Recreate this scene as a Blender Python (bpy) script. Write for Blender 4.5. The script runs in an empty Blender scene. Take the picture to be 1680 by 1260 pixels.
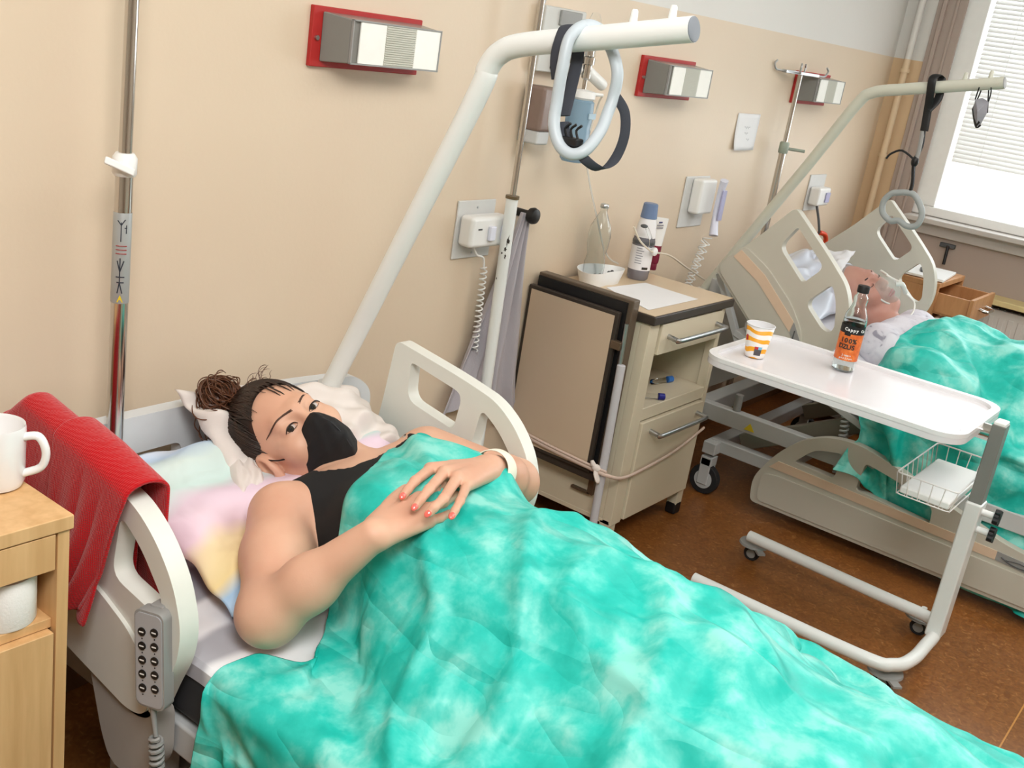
import bpy, bmesh, math, random
import numpy as np
from mathutils import Vector, Matrix, Euler
from mathutils.geometry import tessellate_polygon
random.seed(7); RNG=np.random.default_rng(7)
SC=bpy.context.scene; COL=SC.collection
# ---------------------------------------------------------------- camera
CAM=np.array([0.,-1.8,1.494]); F=1766.5
cam_e=Euler((math.radians(71.3176),math.radians(-8.7344),math.radians(-52.3642)),'XYZ')
cd=bpy.data.cameras.new('camera'); co=bpy.data.objects.new('camera',cd); COL.objects.link(co)
co.location=CAM; co.rotation_euler=cam_e; cd.sensor_width=36; cd.lens=F/1680*36; cd.clip_start=.02
SC.camera=co
CM=np.array(cam_e.to_matrix())
# ---------------------------------------------------------------- world, lights, exposure
w=bpy.data.worlds.new('world'); SC.world=w; w.use_nodes=True
bg=w.node_tree.nodes['Background']; bg.inputs[0].default_value=(.93,.97,1,1); bg.inputs[1].default_value=2.4
def area(name,loc,aim,size,power,col=(1,1,1),sy=None):
    d=bpy.data.lights.new(name,'AREA'); d.energy=power; d.color=col; d.size=size
    if sy: d.shape='RECTANGLE'; d.size_y=sy
    o=bpy.data.objects.new(name,d); COL.objects.link(o); o.location=loc
    o.rotation_euler=(Vector(aim)-Vector(loc)).to_track_quat('-Z','Y').to_euler()
    return o
area('bounced_flash_light',(.1,-1.9,2.55),(1.7,-.5,.6),.8,54,(1,.985,.965))
area('ceiling_fill_light',(2.6,-2.2,2.72),(2.6,-2.0,0),2.6,44,(1,.985,.96),1.6)  # added fill under the ceiling to brighten the room, no lamp fitting there
area('window_daylight',(5.6,-1.9,1.55),(3.0,-1.2,.7),2.6,42,(.93,.97,1),1.3)
SC.view_settings.view_transform='Standard'; SC.view_settings.look='None'
SC.view_settings.exposure=-.1; SC.view_settings.gamma=1; SC.view_settings.use_curve_mapping=False
# ---------------------------------------------------------------- pixel -> world point on a known plane
def ray(px,py):
    d=CM@np.array([px-840,-(py-630),-F]); return d/np.linalg.norm(d)
def on(px,py,ax,v):
    d=ray(px,py); t=(v-CAM[ax])/d[ax]; return CAM+d*t
def onX(px,py,v): return on(px,py,0,v)
def onY(px,py,v): return on(px,py,1,v)
def onZ(px,py,v): return on(px,py,2,v)
# ---------------------------------------------------------------- materials
def s2l(c):
    return tuple(((x/255)/12.92 if x/255<=.04045 else (((x/255)+.055)/1.055)**2.4) for x in c)+(1,)
MATS={}
def mat(name,rgb,rough=.5,metal=0,noise=.04,nscale=30,bump=0,bscale=200,trans=0,ior=1.45,sss=0,coat=0,alpha=1,spec=.5):
    if name in MATS: return MATS[name]
    m=bpy.data.materials.new(name); m.use_nodes=True; nt=m.node_tree; b=nt.nodes['Principled BSDF']
    c=s2l(rgb); b.inputs['Base Color'].default_value=c
    b.inputs['Roughness'].default_value=rough; b.inputs['Metallic'].default_value=metal
    b.inputs['IOR'].default_value=ior; b.inputs['Transmission Weight'].default_value=trans
    b.inputs['Coat Weight'].default_value=coat; b.inputs['Alpha'].default_value=alpha
    b.inputs['Specular IOR Level'].default_value=spec
    if sss:
        b.inputs['Subsurface Weight'].default_value=sss; b.inputs['Subsurface Radius'].default_value=(.012,.005,.003); b.inputs['Subsurface Scale'].default_value=1
    tc=nt.nodes.new('ShaderNodeTexCoord')
    if noise:
        n=nt.nodes.new('ShaderNodeTexNoise'); n.inputs['Scale'].default_value=nscale; n.inputs['Detail'].default_value=4
        nt.links.new(tc.outputs['Object'],n.inputs['Vector'])
        mx=nt.nodes.new('ShaderNodeMix'); mx.data_type='RGBA'
        mx.inputs[6].default_value=tuple(x*(1-noise) for x in c[:3])+(1,); mx.inputs[7].default_value=tuple(min(1,x*(1+noise)) for x in c[:3])+(1,)
        nt.links.new(n.outputs['Fac'],mx.inputs[0]); nt.links.new(mx.outputs[2],b.inputs['Base Color'])
    if bump:
        n2=nt.nodes.new('ShaderNodeTexNoise'); n2.inputs['Scale'].default_value=bscale; n2.inputs['Detail'].default_value=3
        nt.links.new(tc.outputs['Object'],n2.inputs['Vector'])
        bp=nt.nodes.new('ShaderNodeBump'); bp.inputs['Strength'].default_value=bump; bp.inputs['Distance'].default_value=.002
        nt.links.new(n2.outputs['Fac'],bp.inputs['Height']); nt.links.new(bp.outputs[0],b.inputs['Normal'])
    MATS[name]=m; return m
def glass(name,rgb=(250,252,252),rough=.03,ior=1.3,alpha=None):
    return mat(name,rgb,rough,0,0,trans=1,ior=ior)
def film(name,rgb,alpha,rough=.15):
    return mat(name,rgb,rough,0,0,alpha=alpha)
def ramp_mat(name,stops,scale,detail=4,rough=.6,stretch=(1,1,1),dist=.5,bump=0,coord='Object',wave=None):
    m=bpy.data.materials.new(name); m.use_nodes=True; nt=m.node_tree; b=nt.nodes['Principled BSDF']; b.inputs['Roughness'].default_value=rough
    tc=nt.nodes.new('ShaderNodeTexCoord'); mp=nt.nodes.new('ShaderNodeMapping'); mp.inputs['Scale'].default_value=stretch
    n=nt.nodes.new('ShaderNodeTexNoise'); n.inputs['Scale'].default_value=scale; n.inputs['Detail'].default_value=detail; n.inputs['Distortion'].default_value=dist
    r=nt.nodes.new('ShaderNodeValToRGB'); e=r.color_ramp.elements
    while len(e)<len(stops): e.new(.5)
    for i,(p,c) in enumerate(stops): e[i].position=p; e[i].color=s2l(c)
    nt.links.new(tc.outputs[coord],mp.inputs[0]); nt.links.new(mp.outputs[0],n.inputs[0]); nt.links.new(n.outputs['Fac'],r.inputs[0]); nt.links.new(r.outputs[0],b.inputs['Base Color'])
    if bump:
        bp=nt.nodes.new('ShaderNodeBump'); bp.inputs['Strength'].default_value=bump; bp.inputs['Distance'].default_value=.003
        nt.links.new(n.outputs['Fac'],bp.inputs['Height']); nt.links.new(bp.outputs[0],b.inputs['Normal'])
    MATS[name]=m; return m
M_rail=mat('ivory_plastic',(226,227,219),.38,noise=.02)
M_railb=mat('greige_plastic',(199,195,182),.4,noise=.02)
M_stripe=mat('peach_stripe',(224,198,172),.5)
M_greyp=mat('grey_plastic',(150,150,148),.45)
M_dgrey=mat('dark_grey_plastic',(84,86,88),.5)
M_black=mat('black_plastic',(22,22,24),.45)
M_blackfab=mat('black_webbing',(58,61,69),.85,bump=.3,bscale=900)
M_chrome=mat('chrome',(205,202,198),.16,1,noise=.02)
M_steel=mat('brushed_metal',(190,192,194),.32,1,noise=.03)
M_white=mat('white_plastic',(238,238,236),.35,noise=.01)
M_whitep=mat('white_painted_steel',(228,230,228),.3,noise=.02)
M_greyw=mat('grey_painted_steel',(196,198,198),.4,noise=.03)
M_cream=mat('cream_painted_steel',(214,202,178),.38,noise=.03,nscale=8)
M_tan=mat('tan_laminate',(206,183,158),.45,noise=.03,nscale=6)
M_brown=mat('dark_brown_edge',(58,50,44),.4)
M_paper=mat('white_paper',(236,236,238),.8,noise=.01)
M_red=mat('red_painted_metal',(176,40,38),.5,noise=.1,nscale=40)
M_cyan=mat('pale_blue_bottle',(150,182,205),.25,trans=.35,noise=0)
M_glass=glass('clear_glass',(252,253,253),.02,1.45)
M_pet=glass('clear_pet',(250,252,252),.04,1.12)
M_bluecap=mat('slate_blue_cap',(110,130,165),.4)
M_coral=mat('coral_nail_polish',(236,110,98),.15,coat=.6,noise=0)
M_rubber=mat('rubber_tyre',(38,38,40),.7)
def wood(name,a,b_,sx=(1,1,.08)):
    return ramp_mat(name,[(.3,a),(.7,b_)],38,5,.45,sx,.3)
M_oak=wood('light_oak',(204,160,108),(222,180,128),(1.5,1.5,.12))
M_oakdark=wood('oak_inside',(150,112,72),(170,130,88))
M_wood3=wood('brown_wood',(176,124,78),(196,144,96),(1,1,.15))
# ---------------------------------------------------------------- mesh helpers
WL={}
class MB:
    def __init__(s): s.v=[]; s.f=[]
    def add(s,v,f):
        o=len(s.v); s.v+= [tuple(map(float,p)) for p in v]; s.f+=[tuple(i+o for i in q) for q in f]; return s
    def box(s,x0,x1,y0,y1,z0,z1,R=None,c=None):
        v=[(x,y,z) for x in (x0,x1) for y in (y0,y1) for z in (z0,z1)]
        if R is not None: v=[tuple(Vector(c)+R@(Vector(p)-Vector(c))) for p in v]
        return s.add(v,[(0,1,3,2),(4,6,7,5),(0,4,5,1),(2,3,7,6),(0,2,6,4),(1,5,7,3)])
    def obox(s,c,a,b,d,ha,hb,hd):  # oriented box, axes a,b,d half extents
        c,a,b,d=[np.array(q,float) for q in (c,a,b,d)]
        v=[c+a*i*ha+b*j*hb+d*k*hd for i in (-1,1) for j in (-1,1) for k in (-1,1)]
        return s.add(v,[(0,1,3,2),(4,6,7,5),(0,4,5,1),(2,3,7,6),(0,2,6,4),(1,5,7,3)])
    def tube(s,pts,r,n=16,closed=False,smooth=0,caps=True,flat=1.0,up=None):
        P=[np.array(p,float) for p in pts]
        rr=list(r) if hasattr(r,'__len__') else [r]*len(P)
        if smooth:
            Q=[];R2=[];N=len(P); rng=range(N if closed else N-1)
            for i in rng:
                g=lambda k:(P[k%N] if closed else P[min(max(k,0),N-1)])
                gr=lambda k:(rr[k%N] if closed else rr[min(max(k,0),N-1)])
                for k in range(smooth):
                    t=k/smooth
                    Q.append(.5*((2*g(i))+(-g(i-1)+g(i+1))*t+(2*g(i-1)-5*g(i)+4*g(i+1)-g(i+2))*t*t+(-g(i-1)+3*g(i)-3*g(i+1)+g(i+2))*t**3))
                    R2.append(gr(i)*(1-t)+gr(i+1)*t)
            if not closed: Q.append(P[-1]); R2.append(rr[-1])
            P,rr=Q,R2
        N=len(P); V=[]; T=[]
        for i in range(N):
            a=P[(i-1)%N] if closed else P[max(i-1,0)]; b=P[(i+1)%N] if closed else P[min(i+1,N-1)]
            t=b-a; T.append(t/(np.linalg.norm(t)+1e-12))
        u=np.array(up,float) if up is not None else (np.array([0,0,1.]) if abs(T[0][2])<.9 else np.array([1.,0,0]))
        u=u-T[0]*u.dot(T[0]); u/=np.linalg.norm(u)
        for i in range(N):
            if up is not None: u=np.array(up,float)
            u=u-T[i]*u.dot(T[i]); u/=(np.linalg.norm(u)+1e-12); w_=np.cross(T[i],u)
            for k in range(n):
                a=2*math.pi*k/n; V.append(P[i]+(u*math.cos(a)+w_*math.sin(a)*flat)*rr[i])
        Fc=[]
        for i in range(N if closed else N-1):
            j=(i+1)%N
            for k in range(n):
                l=(k+1)%n; Fc.append((i*n+k,i*n+l,j*n+l,j*n+k))
        if not closed and caps: Fc.append(tuple(range(n))[::-1]); Fc.append(tuple((N-1)*n+k for k in range(n)))
        return s.add(V,Fc)
    def lathe(s,prof,c=(0,0,0),n=32,ax=(0,0,1),caps=True):
        ax=np.array(ax,float); ax/=np.linalg.norm(ax); u=np.cross(ax,[1,0,0] if abs(ax[0])<.9 else [0,1,0]); u/=np.linalg.norm(u); w_=np.cross(ax,u); c=np.array(c,float)
        V=[];Fc=[]
        for r,h in prof:
            for k in range(n):
                a=2*math.pi*k/n; V.append(c+ax*h+(u*math.cos(a)+w_*math.sin(a))*r)
        for i in range(len(prof)-1):
            for k in range(n):
                l=(k+1)%n; Fc.append((i*n+k,i*n+l,(i+1)*n+l,(i+1)*n+k))
        if caps: Fc.append(tuple(range(n))[::-1]); Fc.append(tuple((len(prof)-1)*n+k for k in range(n)))
        return s.add(V,Fc)
    def cyl(s,a,b,r,n=20,r2=None): return s.tube([a,b],[r,r if r2 is None else r2],n)
    def ell(s,c,r,ax=None,n=20,m=14):
        c=np.array(c,float); A=np.eye(3) if ax is None else np.array(ax,float); V=[];Fc=[]
        for i in range(m+1):
            th=math.pi*i/m
            for k in range(n):
                ph=2*math.pi*k/n; l=np.array([math.sin(th)*math.cos(ph)*r[0],math.sin(th)*math.sin(ph)*r[1],math.cos(th)*r[2]])
                V.append(c+A.T@l)
        for i in range(m):
            for k in range(n):
                q=(k+1)%n; Fc.append((i*n+k,(i+1)*n+k,(i+1)*n+q,i*n+q))
        return s.add(V,Fc)
    def plate(s,outline,holes,to3,t0,t1):
        """2D outline with holes extruded between t0 and t1; to3(u,v,t)->xyz"""
        loops=[outline]+list(holes); flat=[p for l in loops for p in l]
        tri=tessellate_polygon([[Vector((p[0],p[1],0)) for p in l] for l in loops])
        n=len(flat); V=[to3(p[0],p[1],t0) for p in flat]+[to3(p[0],p[1],t1) for p in flat]
        Fc=[]
        for a,b,c in tri: Fc.append((a,c,b)); Fc.append((a+n,b+n,c+n))
        o=0
        for l in loops:
            m=len(l)
            for i in range(m):
                j=(i+1)%m; Fc.append((o+i,o+j,o+j+n,o+i+n))
            o+=m
        return s.add(V,Fc)
    def build(s,name,m,parent=None,smooth=True,bevel=0,sharp=40,seg=2,**props):
        me=bpy.data.meshes.new(name); off=np.array(WL.get(parent.name,(0,0,0))) if parent else np.zeros(3)
        V=np.array(s.v)-off
        me.from_pydata(V.tolist(),[],s.f); me.validate()
        bm=bmesh.new(); bm.from_mesh(me); bmesh.ops.recalc_face_normals(bm,faces=bm.faces); bm.to_mesh(me); bm.free()
        for p in me.polygons: p.use_smooth=smooth
        if smooth:
            try: me.set_sharp_from_angle(angle=math.radians(sharp))
            except Exception: pass
        me.materials.append(m)
        o=bpy.data.objects.new(name,me); COL.objects.link(o)
        if parent: o.parent=parent; WL[o.name]=tuple(off)
        if bevel:
            b=o.modifiers.new('bevel','BEVEL'); b.width=bevel; b.segments=seg; b.limit_method='ANGLE'; b.angle_limit=math.radians(35); b.harden_normals=True
        for k,v in props.items(): o[k]=v
        return o
def thing(name,loc,label,cat,group=None):
    o=bpy.data.objects.new(name,None); COL.objects.link(o); o.location=loc; o.empty_display_size=.05; WL[o.name]=tuple(loc)
    o['label']=label; o['category']=cat
    if group: o['group']=group
    return o
def tag(o,label,cat,group=None):
    o['label']=label; o['category']=cat
    if group: o['group']=group
    return o
def struct(name,mb,m,**k):
    o=mb.build(name,m,None,**k); o['kind']='structure'; return o
def rrect(x0,x1,y0,y1,r,n=6):
    P=[]
    for cx,cy,a0 in ((x1-r,y1-r,0),(x0+r,y1-r,90),(x0+r,y0+r,180),(x1-r,y0+r,270)):
        for k in range(n+1):
            a=math.radians(a0+90*k/n); P.append((cx+r*math.cos(a),cy+r*math.sin(a)))
    return P
def rpoly(pts,r=.02,n=5):
    """round the corners of a polygon; r may be a list"""
    out=[];N=len(pts)
    for i in range(N):
        p=np.array(pts[i][:2],float);a=np.array(pts[i-1][:2],float);b=np.array(pts[(i+1)%N][:2],float)
        ri=pts[i][2] if len(pts[i])>2 else r
        da=(a-p)/np.linalg.norm(a-p);db=(b-p)/np.linalg.norm(b-p)
        ri=min(ri,np.linalg.norm(a-p)*.45,np.linalg.norm(b-p)*.45)
        p0=p+da*ri;p1=p+db*ri
        for k in range(n+1):
            t=k/n; out.append(tuple((1-t)**2*p0+2*t*(1-t)*p+t*t*p1))
    return out
def coil(a,b,r,turns,n=14):
    a=np.array(a,float);b=np.array(b,float);t=b-a;L=np.linalg.norm(t);t/=L;u=np.cross(t,[1,0,0] if abs(t[0])<.9 else [0,1,0]);u/=np.linalg.norm(u);w_=np.cross(t,u)
    return [a+t*L*i/(turns*n)+(u*math.cos(2*math.pi*i/n)+w_*math.sin(2*math.pi*i/n))*r for i in range(turns*n+1)]
def text(body,size,m,parent,loc,right,up,name='lettering',depth=.0004,bold=False):
    cu=bpy.data.curves.new(name,'FONT'); cu.body=body; cu.size=size; cu.extrude=depth; cu.align_x='CENTER'; cu.align_y='CENTER'; cu.offset=.0006*size/.02 if bold else 0
    cu.materials.append(m)
    o=bpy.data.objects.new(name,cu); COL.objects.link(o)
    r=Vector(right).normalized(); u=Vector(up); u=(u-r*u.dot(r)).normalized(); nrm=r.cross(u)
    R=Matrix((r,u,nrm)).transposed().to_4x4(); off=Vector(WL.get(parent.name,(0,0,0)))
    o.matrix_world=Matrix.Translation(Vector(loc)-off)@R
    dg=bpy.context.evaluated_depsgraph_get(); me=bpy.data.meshes.new_from_object(o.evaluated_get(dg)); mw=o.matrix_world.copy()
    bpy.data.objects.remove(o); me.transform(mw); o=bpy.data.objects.new(name,me); COL.objects.link(o); o.parent=parent; WL[o.name]=tuple(off)
    if not me.materials: me.materials.append(m)
    return o
def copy_tree(o,parent=None,loc=None):
    c=o.copy(); COL.objects.link(c)
    if parent: c.parent=parent
    if loc is not None: c.location=loc
    for ch in list(o.children): copy_tree(ch,c)
    return c
# ---------------------------------------------------------------- room
XW=5.28; ZL=1.602
def wall_mat(name,axis_top=True,top=(222,219,214),low=(221,202,178)):
    m=bpy.data.materials.new(name); m.use_nodes=True; nt=m.node_tree; b=nt.nodes['Principled BSDF']; b.inputs['Roughness'].default_value=.42
    g=nt.nodes.new('ShaderNodeNewGeometry'); s_=nt.nodes.new('ShaderNodeSeparateXYZ'); nt.links.new(g.outputs['Position'],s_.inputs[0])
    c=nt.nodes.new('ShaderNodeMath'); c.operation='GREATER_THAN'; c.inputs[1].default_value=ZL; nt.links.new(s_.outputs['Z'],c.inputs[0])
    n=nt.nodes.new('ShaderNodeTexNoise'); n.inputs['Scale'].default_value=2.2; n.inputs['Detail'].default_value=3; nt.links.new(g.outputs['Position'],n.inputs[0])
    m0=nt.nodes.new('ShaderNodeMix'); m0.data_type='RGBA'; m0.inputs[6].default_value=s2l((low[0]-3,low[1]-4,low[2]-5)); m0.inputs[7].default_value=s2l((low[0]+3,low[1]+4,low[2]+5)); nt.links.new(n.outputs['Fac'],m0.inputs[0])
    m1=nt.nodes.new('ShaderNodeMix'); m1.data_type='RGBA'; nt.links.new(c.outputs[0],m1.inputs[0]); nt.links.new(m0.outputs[2],m1.inputs[6]); m1.inputs[7].default_value=s2l(top)
    nt.links.new(m1.outputs[2],b.inputs['Base Color'])
    n2=nt.nodes.new('ShaderNodeTexNoise'); n2.inputs['Scale'].default_value=90; nt.links.new(g.outputs['Position'],n2.inputs[0])
    bp=nt.nodes.new('ShaderNodeBump'); bp.inputs['Strength'].default_value=.12; bp.inputs['Distance'].default_value=.002; nt.links.new(n2.outputs['Fac'],bp.inputs['Height']); nt.links.new(bp.outputs[0],b.inputs['Normal'])
    return m
M_wall=wall_mat('two_tone_wall_paint'); 
M_ceil=mat('white_ceiling_paint',(235,234,230),.8)
M_plain=mat('plain_wall_paint',(226,214,196),.7)
def floor_mat():
    m=bpy.data.materials.new('brown_linoleum'); m.use_nodes=True; nt=m.node_tree; b=nt.nodes['Principled BSDF']; b.inputs['Roughness'].default_value=.36
    g=nt.nodes.new('ShaderNodeNewGeometry'); L=nt.links.new
    n=nt.nodes.new('ShaderNodeTexNoise'); n.inputs['Scale'].default_value=55; n.inputs['Detail'].default_value=6; n.inputs['Distortion'].default_value=1.2; L(g.outputs['Position'],n.inputs[0])
    r=nt.nodes.new('ShaderNodeValToRGB'); e=r.color_ramp.elements; e[0].position=.36; e[0].color=s2l((134,80,34)); e[1].position=.62; e[1].color=s2l((158,100,48)); x=e.new(.74); x.color=s2l((190,136,80)); L(n.outputs['Fac'],r.inputs[0])
    n2=nt.nodes.new('ShaderNodeTexNoise'); n2.inputs['Scale'].default_value=3; L(g.outputs['Position'],n2.inputs[0])
    mx=nt.nodes.new('ShaderNodeMix'); mx.data_type='RGBA'; mx.blend_type='MULTIPLY'; mx.inputs[0].default_value=.35; L(r.outputs[0],mx.inputs[6]); L(n2.outputs['Fac'],mx.inputs[7])
    # welded sheet seam
    s_=nt.nodes.new('ShaderNodeSeparateXYZ'); L(g.outputs['Position'],s_.inputs[0])
    a=nt.nodes.new('ShaderNodeMath'); a.operation='SUBTRACT'; a.inputs[1].default_value=-1.585; L(s_.outputs['Y'],a.inputs[0])
    a2=nt.nodes.new('ShaderNodeMath'); a2.operation='ABSOLUTE'; L(a.outputs[0],a2.inputs[0])
    a3=nt.nodes.new('ShaderNodeMath'); a3.operation='LESS_THAN'; a3.inputs[1].default_value=.002; L(a2.outputs[0],a3.inputs[0])
    m2=nt.nodes.new('ShaderNodeMix'); m2.data_type='RGBA'; L(a3.outputs[0],m2.inputs[0]); L(mx.outputs[2],m2.inputs[6]); m2.inputs[7].default_value=s2l((196,138,70))
    L(m2.outputs[2],b.inputs['Base Color'])
    return m
X0,Y0=-1.6,-4.2
struct('floor',MB().box(X0,XW+.1,Y0,.1,-.1,0),floor_mat(),smooth=False)
struct('ceiling',MB().box(X0,XW+.1,Y0,.1,2.8,2.9),M_ceil,smooth=False)
struct('wall_back',MB().box(X0,XW+.15,0,.12,0,2.8),M_wall,smooth=False)
struct('wall_left',MB().box(X0-.1,X0,Y0,.1,0,2.8),M_plain,smooth=False)
struct('wall_front',MB().box(X0,XW+.1,Y0-.1,Y0,0,2.8),M_plain,smooth=False)
# window wall with opening
WY0,WY1,WZ0,WZ1=-3.3,-.26,.90,2.45
wm=wall_mat('window_wall_paint',low=(216,186,148)); M_mauve=mat('mauve_grey_wall_paint',(176,160,150),.6,noise=.03,nscale=6)
struct('wall_right',MB().box(XW,XW+.15,Y0,WY0,0,2.8).box(XW,XW+.15,WY1,.0,0,2.8).box(XW,XW+.15,WY0,WY1,WZ1,2.8).box(XW,XW+.15,WY0,WY1,0,WZ0),wm,smooth=False)
struct('trim_1',MB().box(XW-.012,XW,-.27,-.14,.0,2.8).box(XW-.03,XW,-.185,-.165,0,2.8).box(XW-.02,XW,-.235,-.222,0,2.8),M_mauve,bevel=.004)   # grey reveal beside window
struct('trim_2',MB().box(XW-.014,XW,Y0,-.14,.0,.86),M_mauve,smooth=False)
struct('trim_3',MB().box(XW-.04,XW,Y0,-.262,.845,.90).box(XW-.10,XW+.06,Y0,-.262,.90,.925),mat('grey_window_sill',(196,190,184),.5),bevel=.006)
struct('baseboard_back',MB().box(X0,XW,-.012,0,0,.09),mat('brown_baseboard',(120,84,58),.5),bevel=.003)
M_wf=mat('white_window_frame',(244,244,242),.35)
wf=MB()
wf.box(XW+.01,XW+.09,WY1-.10,WY1-.001,WZ0+.07,WZ1-.08).box(XW+.01,XW+.09,WY0+.001,WY0+.08,WZ0+.07,WZ1-.08).box(XW+.01,XW+.09,WY0+.001,WY1-.001,WZ0+.026,WZ0+.07).box(XW+.01,XW+.09,WY0,WY1,WZ1-.08,WZ1).box(XW+.01,XW+.09,-1.84,-1.74,WZ0+.07,WZ1-.08)
wo=struct('window_1',wf,M_wf,bevel=.006)
g_=MB().box(XW+.05,XW+.056,-1.75,WY1-.09,WZ0+.06,WZ1-.07).box(XW+.05,XW+.056,WY0+.07,-1.83,WZ0+.06,WZ1-.07).build('window_pane',glass('window_glass',(250,252,252),.0,1.01),wo)
bl=MB(); n=58
for i in range(n):
    z=WZ0+.30+i*(WZ1-.1-WZ0-.30)/n
    bl.obox((XW+.015,-1.04,z),(0,1,0),(math.cos(.9),0,math.sin(.9)),(-math.sin(.9),0,math.cos(.9)),.66,.012,.0004)
for yy in (-.5,-1.0,-1.55): bl.cyl((XW+.012,yy,WZ0+.29),(XW+.012,yy,WZ1-.08),.001,6)
blo=tag(bl.build('window_blind',mat('white_blind_slats',(240,240,238),.5),None,smooth=False),'thin white horizontal venetian blind hanging inside the bright window','blind')
# bright exterior facade beyond the window
M_out=ramp_mat('pale_rendered_facade',[(.4,(236,228,216)),(.6,(246,240,230))],3,2,.8)
ob=thing('building',(9.0,-2,-2),'pale cream building seen through the bright window behind the blind','building')
b_=MB().box(9,9.4,-6,3,-3,1.15).build('facade',M_out,ob,smooth=False); MB().box(8.9,9.5,-6,3,1.15,1.3).build('parapet',M_wf,ob,bevel=.02)
# corner pipe
pipe=MB().cyl((XW-.03,-.075,0),(XW-.03,-.075,2.75),.016,16)
for z in (.7,1.16,1.55): pipe.cyl((XW-.03,-.075,z-.008),(XW-.03,-.075,z+.008),.021,16); pipe.cyl((XW-.03,-.075,z),(XW,-.075,z),.005,8)
tag(pipe.build('heating_pipe',wall_mat('pipe_paint',low=(222,196,162))),'beige painted vertical heating pipe in the corner beside the window','pipe')
# radiator
rd=thing('radiator',(XW-.05,-1.5,.15),'white ribbed panel radiator under the bright window','radiator')
rb=MB().box(XW-.11,XW-.05,-2.3,-.62,.12,.60)
for i in range(40): y=-.65-i*.0415; rb.box(XW-.116,XW-.11,y-.012,y+.012,.15,.57)
rb.build('panel',mat('radiator_enamel',(226,220,212),.4),rd,bevel=.003)
gr=MB().box(XW-.10,XW-.06,-2.29,-.63,.598,.602)
for i in range(56): y=-.64-i*.0295; gr.box(XW-.10,XW-.06,y-.004,y+.004,.6,.606)
gr.build('top_grille',M_greyp,rd,smooth=False)
# pale yellow shelf board behind far cabinet
sh=MB().box(XW-.16,XW-.014,-2.2,-.36,.625,.65)
tag(sh.build('wooden_shelf',mat('pale_yellow_wood',(226,206,150),.5,noise=.05,nscale=12),bevel=.003),'long pale yellow wooden shelf under the window above the radiator','shelf')
# ---------------------------------------------------------------- wall lamps
M_lens=mat('ribbed_lamp_lens',(214,214,200),.25,trans=.15,noise=.02); M_lit=mat('milky_lamp_cover',(246,246,240),.3)
M_side=mat('smoky_lamp_side',(150,148,142),.22,trans=.3,noise=.05)
def lamp_at(x,z,label,wd=.34,first=None):
    if first: 
        o=copy_tree(first,None,(x,0,z)); o['label']=label; return o
    t=thing('wall_lamp',(x,0,z),label,'wall lamp','ribbed lamps with red back plates on the back wall')
    MB().box(x,x+wd,-.012,0,z,z+.125).build('back_plate',M_red,t,bevel=.002,label='red painted back plate with chipped edge')
    bd=MB(); a=x+.025; b=x+wd-.01; y1=-.078
    V=[(a,-.012,z+.012),(b,-.012,z+.012),(b,-.012,z+.115),(a,-.012,z+.115),(a+.022,y1,z+.018),(b-.0,y1,z+.018),(b-.0,y1,z+.108),(a+.022,y1,z+.108)]
    bd.add(V,[(0,1,2,3),(4,7,6,5),(0,4,5,1),(1,5,6,2),(2,6,7,3),(3,7,4,0)])
    bd.build('housing',M_side,t,bevel=.003)
    e=y1-.001
    MB().box(a+.047,a+.125,e-.004,e,z+.02,z+.106).build('left_diffuser',M_lit,t,bevel=.001)
    MB().box(b-.085,b-.002,e-.004,e,z+.02,z+.106).build('right_diffuser',M_lit,t,bevel=.001)
    lr=MB().box(a+.125,b-.085,e-.003,e,z+.02,z+.106)
    for i in range(18): zz=z+.023+i*.0047; lr.box(a+.125,b-.085,e-.0055,e-.003,zz,zz+.0022)
    lr.build('ribbed_lens',M_lens,t,smooth=False)
    fr=MB()
    for q in (z+.017,z+.106): fr.box(a+.022,b,e-.006,e,q,q+.003)
    for q in (a+.022,b-.003): fr.box(q,q+.003,e-.006,e,z+.017,z+.109)
    fr.build('lens_frame',M_greyp,t,smooth=False)
    sc=MB(); sc.cyl((x+.012,-.012,z+.06),(x+.012,-.018,z+.06),.005,12); sc.build('screw',M_steel,t)
    return t
p=onY(501,107,0); l1=lamp_at(p[0],p[2],'largest nearest red-backed wall lamp above the reclining woman')
p=onY(1040,157,0); lamp_at(p[0],p[2],'middle red-backed wall lamp right of the white trapeze bar end',first=l1)
p=onY(1294,168,0); lamp_at(p[0],p[2],'farthest red-backed wall lamp behind the hooked drip stand',first=l1)
# ---------------------------------------------------------------- nurse call units
def coilcord(name,a,b,r,turns,m,parent,th=.0022): return MB().tube(coil(a,b,r,turns,10),th,6).build(name,m,parent)
t=thing('switch_box',(2.23,0,.87),'white nurse call box with two switches left of the hanging towel','switch box')
MB().box(2.215,2.375,-.006,0,.865,1.025).build('wall_plate',mat('grey_wall_plate',(212,212,210),.4),t,bevel=.003)
MB().box(2.225,2.385,-.055,-.006,.905,.99).build('housing',M_white,t,bevel=.012,seg=4)
for x in (2.305,2.36): MB().box(x-.012,x+.012,-.066,-.055,.925,.965).build('rocker_switch',mat('pale_lilac_switch',(228,230,244),.3),t,bevel=.003)
MB().box(2.25,2.266,-.0565,-.055,.955,.959).build('indicator',M_dgrey,t,smooth=False)
for zz in (.88,1.005): MB().cyl((2.295,-.006,zz),(2.295,-.009,zz),.003,10).build('screw',M_steel,t)
c=MB().tube([(2.27,-.03,.905),(2.29,-.03,.88),(2.315,-.035,.87),(2.325,-.035,.84)],.003,8,smooth=5).build('plug_lead',M_white,t)
coilcord('coiled_cord',(2.325,-.035,.845),(2.33,-.04,.60),.009,16,M_white,c)
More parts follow.
